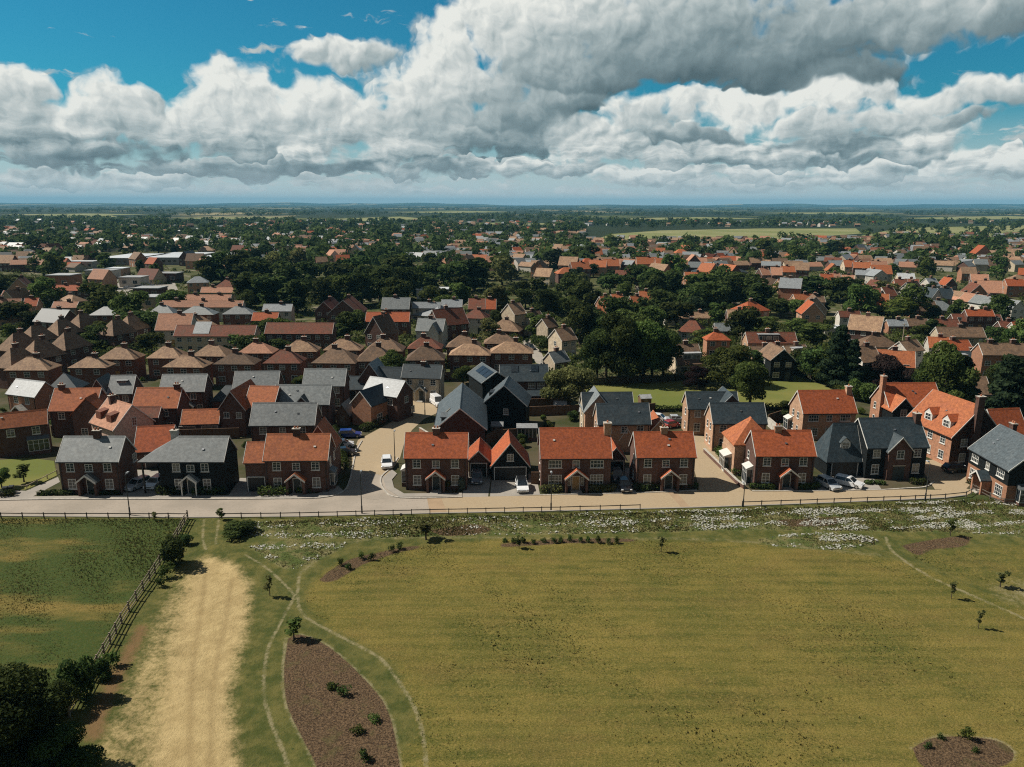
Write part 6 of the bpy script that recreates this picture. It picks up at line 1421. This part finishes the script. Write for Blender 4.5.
# ------------------------------------------------------------------ sun, sky, air
SUN_EL, SUN_AZ = 46.5, 12.0        # azimuth measured from -X towards +Y
sd = Vector((-math.cos(R(SUN_EL))*math.cos(R(SUN_AZ)), math.cos(R(SUN_EL))*math.sin(R(SUN_AZ)), math.sin(R(SUN_EL))))
sl = bpy.data.lights.new('sun', 'SUN'); sl.energy = 5.0; sl.angle = R(.5); sl.color = (1, .93, .82)
so = bpy.data.objects.new('sun', sl); COL.objects.link(so); so.rotation_euler = (-sd).to_track_quat('-Z', 'Y').to_euler(); so.location = (-60, 20, 90)
def UV(px, py):
    d = (CROT @ Vector(((px-512)/F_PX, -(py-383.5)/F_PX, -1))).normalized()
    return math.degrees(math.atan2(d.x, d.y)), math.degrees(math.asin(d.z))
BLOBS = [(20,90,30,15,.3),(18,118,42,28,.1),(110,100,36,24,.32),(105,126,52,26,.1),(60,151,120,17,-.25),(148,100,13,15,.2),
 (222,84,34,20,.34),(257,95,30,17,.28),(230,112,62,26,.22),(300,112,74,28,.22),(180,125,42,22,.18),(250,141,76,15,.02),(330,140,54,13,.05),(365,128,64,32,.15),(310,151,26,10,.34),(270,168,160,9,-.32),(130,181,70,8,.08),(30,178,70,8,.0),
 (420,110,64,38,.15),(400,150,74,17,.08),(430,168,110,10,-.15),(345,56,50,13,.15),(320,50,22,9,.2),
 (450,45,40,42,.34),(440,78,42,32,.26),(490,22,64,44,.28),(480,88,54,32,.08),(560,18,96,38,.16),(530,62,74,32,-.05),(640,28,96,32,-.06),(680,60,116,24,-.34),(600,76,74,19,-.25),(785,62,96,24,-.36),(840,74,66,17,-.34),(520,120,74,22,-.22),(560,100,64,16,-.24),(480,141,96,15,-.15),
 (720,18,106,28,-.12),(830,22,96,28,-.16),(920,16,84,22,-.04),(1000,10,66,20,-.08),(560,129,42,15,.1),(592,141,44,15,.24),(640,128,40,14,.12),
 (650,112,54,24,.2),(700,105,42,19,.26),(740,115,44,26,.4),(770,107,32,21,.36),(832,104,52,28,.4),(800,126,64,19,.14),(872,94,32,19,.2),(892,118,44,18,.06),(935,102,54,16,.24),(995,96,64,14,.1),(945,120,44,10,.02),
 (690,141,76,11,-.2),(840,145,66,11,-.26),(922,134,36,19,.36),(902,150,54,11,.05),(700,156,86,10,.06),(610,153,64,11,.12),(760,151,64,13,.14),(830,159,54,8,-.05),(962,165,38,13,.3),(1016,165,26,11,.3),(560,166,64,8,.0),(640,173,54,8,.18),(520,169,54,8,.08),(740,172,60,7,.12),(860,172,50,7,.1)]
def vmath(nt, op, a, b=None, c=None):
    n = nt.nodes.new('ShaderNodeVectorMath'); n.operation = op
    for i, v in enumerate((a, b, c)):
        if v is None: continue
        if hasattr(v, 'is_linked'): L(nt, v, n.inputs[i])
        else: n.inputs[i].default_value = v
    return n
def noise2(nt, vec, sc, det=3, rough=.55):
    n = N(nt, 'ShaderNodeTexNoise', noise_dimensions='2D', Scale=sc, Detail=det, Roughness=rough); L(nt, vec, n.inputs['Vector']); return n
def world():
    w = bpy.data.worlds.new('World'); SC.world = w; w.use_nodes = True
    nt = w.node_tree; bg = nt.nodes['Background']; out = nt.nodes['World Output']
    sky = nt.nodes.new('ShaderNodeTexSky'); sky.sky_type = 'NISHITA'; sky.sun_disc = False
    sky.sun_elevation = R(SUN_EL); sky.sun_rotation = math.atan2(sd.x, sd.y) % (2*math.pi); sky.altitude = 100; sky.ozone_density = 2.0; sky.dust_density = .6
    d = nt.nodes.new('ShaderNodeTexCoord').outputs['Generated']
    nd = vmath(nt, 'NORMALIZE', d).outputs[0]
    xyz = nt.nodes.new('ShaderNodeSeparateXYZ'); L(nt, nd, xyz.inputs[0])
    U = mth(nt, 'MULTIPLY', mth(nt, 'ARCTAN2', xyz.outputs[0], xyz.outputs[1]), 57.29578)
    V = mth(nt, 'MULTIPLY', mth(nt, 'ARCSINE', xyz.outputs[2]), 57.29578)
    cv = nt.nodes.new('ShaderNodeCombineXYZ'); L(nt, U, cv.inputs[0]); L(nt, V, cv.inputs[1]); v = cv.outputs[0]
    def warp(vec, sc, amp, det=2):
        d = vmath(nt, 'SUBTRACT', noise2(nt, vec, sc, det, .5).outputs['Color'], (.5, .5, .5)).outputs[0]
        return vmath(nt, 'MULTIPLY_ADD', d, (amp, amp*.8, 0), vec).outputs[0]
    w1 = warp(v, .22, 3.0); w2 = warp(w1, .75, 1.5); w3 = warp(warp(v, .45, 1.2), 1.8, .3, 2)
    acc = sw = ss = None; k = .0745
    for px, py, rx, ry, tone in BLOBS:
        u, e = UV(px, py); rx *= 1.0; ry *= 1.08
        q = vmath(nt, 'MULTIPLY_ADD', w2, (1/(rx*k), 1/(ry*k), 0), (-u/(rx*k), -e/(ry*k), 0)).outputs[0]
        wt = mth(nt, 'SUBTRACT', 1.0, vmath(nt, 'LENGTH', q).outputs['Value'])
        acc = wt if acc is None else mth(nt, 'MAXIMUM', acc, wt)
        wc = mth(nt, 'MAXIMUM', wt, 0.0); w_2 = mth(nt, 'POWER', wc, 3.2)
        s = mth(nt, 'MULTIPLY_ADD', vmath(nt, 'DOT_PRODUCT', q, (-.4, .75, 0)).outputs['Value'], .46, tone)
        sw = mth(nt, 'ADD', w_2, 1e-5) if sw is None else mth(nt, 'ADD', sw, w_2)
        ss = mth(nt, 'MULTIPLY', w_2, s) if ss is None else mth(nt, 'MULTIPLY_ADD', w_2, s, ss)
    s = mth(nt, 'DIVIDE', ss, sw)
    def bil(vec):
        vo = N(nt, 'ShaderNodeTexVoronoi', voronoi_dimensions='2D', Scale=.62, Detail=2.5, Roughness=.42, Lacunarity=2.4, normalize=True); L(nt, vec, vo.inputs['Vector']); return vo.outputs['Distance']
    b0 = bil(w3); b1 = bil(vmath(nt, 'ADD', w3, (-.22, .26, 0)).outputs[0])
    fb = noise2(nt, w3, .62, 5, .5).outputs['Fac']; fb1 = noise2(nt, vmath(nt, 'ADD', w3, (-.3, .35, 0)).outputs[0], .62, 5, .5).outputs['Fac']
    rows = noise2(nt, vmath(nt, 'MULTIPLY', w3, (.15, .95, 1)).outputs[0], 1.0, 5, .6).outputs['Fac']
    rows1 = noise2(nt, vmath(nt, 'MULTIPLY', vmath(nt, 'ADD', w3, (-.2, .4, 0)).outputs[0], (.15, .95, 1)).outputs[0], 1.0, 5, .6).outputs['Fac']
    env = mth(nt, 'MULTIPLY', ramp01(nt, V, 6.5, 3.0), ramp01(nt, V, .2, .9))
    low = mth(nt, 'MULTIPLY_ADD', mth(nt, 'SUBTRACT', rows, .43), 3.0, mth(nt, 'MULTIPLY_ADD', env, .8, -.8))
    D = mth(nt, 'MAXIMUM', acc, low)
    D = mth(nt, 'ADD', D, mth(nt, 'MULTIPLY', mth(nt, 'SUBTRACT', .36, b0), .55)); D = mth(nt, 'MULTIPLY_ADD', mth(nt, 'SUBTRACT', fb, .5), .75, D)
    holes = mth(nt, 'MULTIPLY', ramp01(nt, noise2(nt, vmath(nt, 'MULTIPLY', w1, (.8, 1.5, 1)).outputs[0], .17, 3, .55).outputs['Fac'], .53, .70), .42)
    D = mth(nt, 'SUBTRACT', D, holes)
    alpha = ramp01(nt, D, -.14, .34)
    relief = mth(nt, 'MULTIPLY_ADD', mth(nt, 'SUBTRACT', b1, b0), .38, mth(nt, 'MULTIPLY', mth(nt, 'SUBTRACT', fb, fb1), .8))
    relief = mth(nt, 'MULTIPLY_ADD', mth(nt, 'SUBTRACT', rows, rows1), mth(nt, 'MULTIPLY', env, 1.7), relief)
    edge = ramp01(nt, D, .45, .0)
    # billows stand out in the bright heads and melt away in the grey bases
    amt = mth(nt, 'MULTIPLY_ADD', s, .9, .62, clamp=True)
    shade = mth(nt, 'ADD', mth(nt, 'ADD', .53, s), mth(nt, 'MULTIPLY', relief, amt))
    shade = mth(nt, 'MULTIPLY_ADD', mth(nt, 'MULTIPLY', edge, amt), .16, shade)
    shade = mth(nt, 'MULTIPLY_ADD', mth(nt, 'SUBTRACT', .36, b0), mth(nt, 'MULTIPLY', amt, .35), shade)
    cr = nt.nodes.new('ShaderNodeValToRGB'); L(nt, shade, cr.inputs[0]); e = cr.color_ramp.elements
    e[0].position = 0.0; e[0].color = (.07, .108, .122, 1); e[1].position = 1.0; e[1].color = (.66, .67, .63, 1)
    for p, c in ((.28, (.16, .215, .23)), (.52, (.31, .365, .37)), (.78, (.50, .53, .515))):
        q = cr.color_ramp.elements.new(p); q.color = (*c, 1)
    S = .07
    skc = mixc(nt, 1.0, sky.outputs[0], (.11*S, .67*S, .79*S), 'MULTIPLY')
    hz = ramp01(nt, V, 7.0, .0)
    skf = mixc(nt, mth(nt, 'MULTIPLY', hz, .92), skc, (.46, .52, .53))
    col = mixc(nt, alpha, skf, mixc(nt, mth(nt, 'MULTIPLY', ramp01(nt, V, 3.4, .0), .72), cr.outputs[0], (.45, .505, .51)))
    L(nt, mixc(nt, 1.0, col, (10., 10., 10.), 'MULTIPLY'), bg.inputs['Color']); bg.inputs['Strength'].default_value = .1
    # the rest of the sky: blue with broken grey cloud
    cn = ramp01(nt, noise(nt, nd, 2.6, 4, .6), .42, .60)
    rest = mixc(nt, mth(nt, 'MULTIPLY', cn, .8), mixc(nt, 1.0, sky.outputs[0], (.55*.032, .85*.032, .95*.032), 'MULTIPLY'), (.185, .188, .182))
    b2 = nt.nodes.new('ShaderNodeBackground'); L(nt, mixc(nt, 1.0, rest, (10., 10., 10.), 'MULTIPLY'), b2.inputs['Color']); b2.inputs['Strength'].default_value = .1
    front = mth(nt, 'MULTIPLY', ramp01(nt, xyz.outputs[1], .25, .5), mth(nt, 'MULTIPLY', ramp01(nt, V, 24., 17.), ramp01(nt, V, -3., -1.)))
    mx = nt.nodes.new('ShaderNodeMixShader'); L(nt, front, mx.inputs[0]); L(nt, b2.outputs[0], mx.inputs[1]); L(nt, bg.outputs[0], mx.inputs[2]); L(nt, mx.outputs[0], out.inputs['Surface'])
    w.cycles.sampling_method = 'MANUAL'; w.cycles.sample_map_resolution = 512
world()
def haze():
    m = bpy.data.materials.new('air'); m.use_nodes = True; nt = m.node_tree; nt.nodes.clear()
    o = nt.nodes.new('ShaderNodeOutputMaterial'); v = nt.nodes.new('ShaderNodeVolumePrincipled')
    v.inputs['Color'].default_value = (.22, .60, .88, 1); v.inputs['Density'].default_value = 6.0e-5; v.inputs['Anisotropy'].default_value = 0
    L(nt, v.outputs[0], o.inputs['Volume']); MATS['air'] = m
    b = MB(); b.box(-15900, -290, -1.2, 15900, 23900, 185)
    tag(b.build('haze', 'air'), kind='stuff')
haze()

vs = SC.view_settings; vs.view_transform = 'Standard'; vs.look = 'None'; vs.gamma = 1; vs.exposure = 0.32; vs.use_curve_mapping = False
SC.render.engine = 'CYCLES'; cy = SC.cycles
cy.max_bounces = 5; cy.diffuse_bounces = 2; cy.glossy_bounces = 2; cy.transmission_bounces = 2; cy.volume_bounces = 0; cy.transparent_max_bounces = 4
cy.sample_clamp_indirect = 4; cy.use_denoising = False; cy.filter_width = 1.15; cy.caustics_reflective = False; cy.caustics_refractive = False
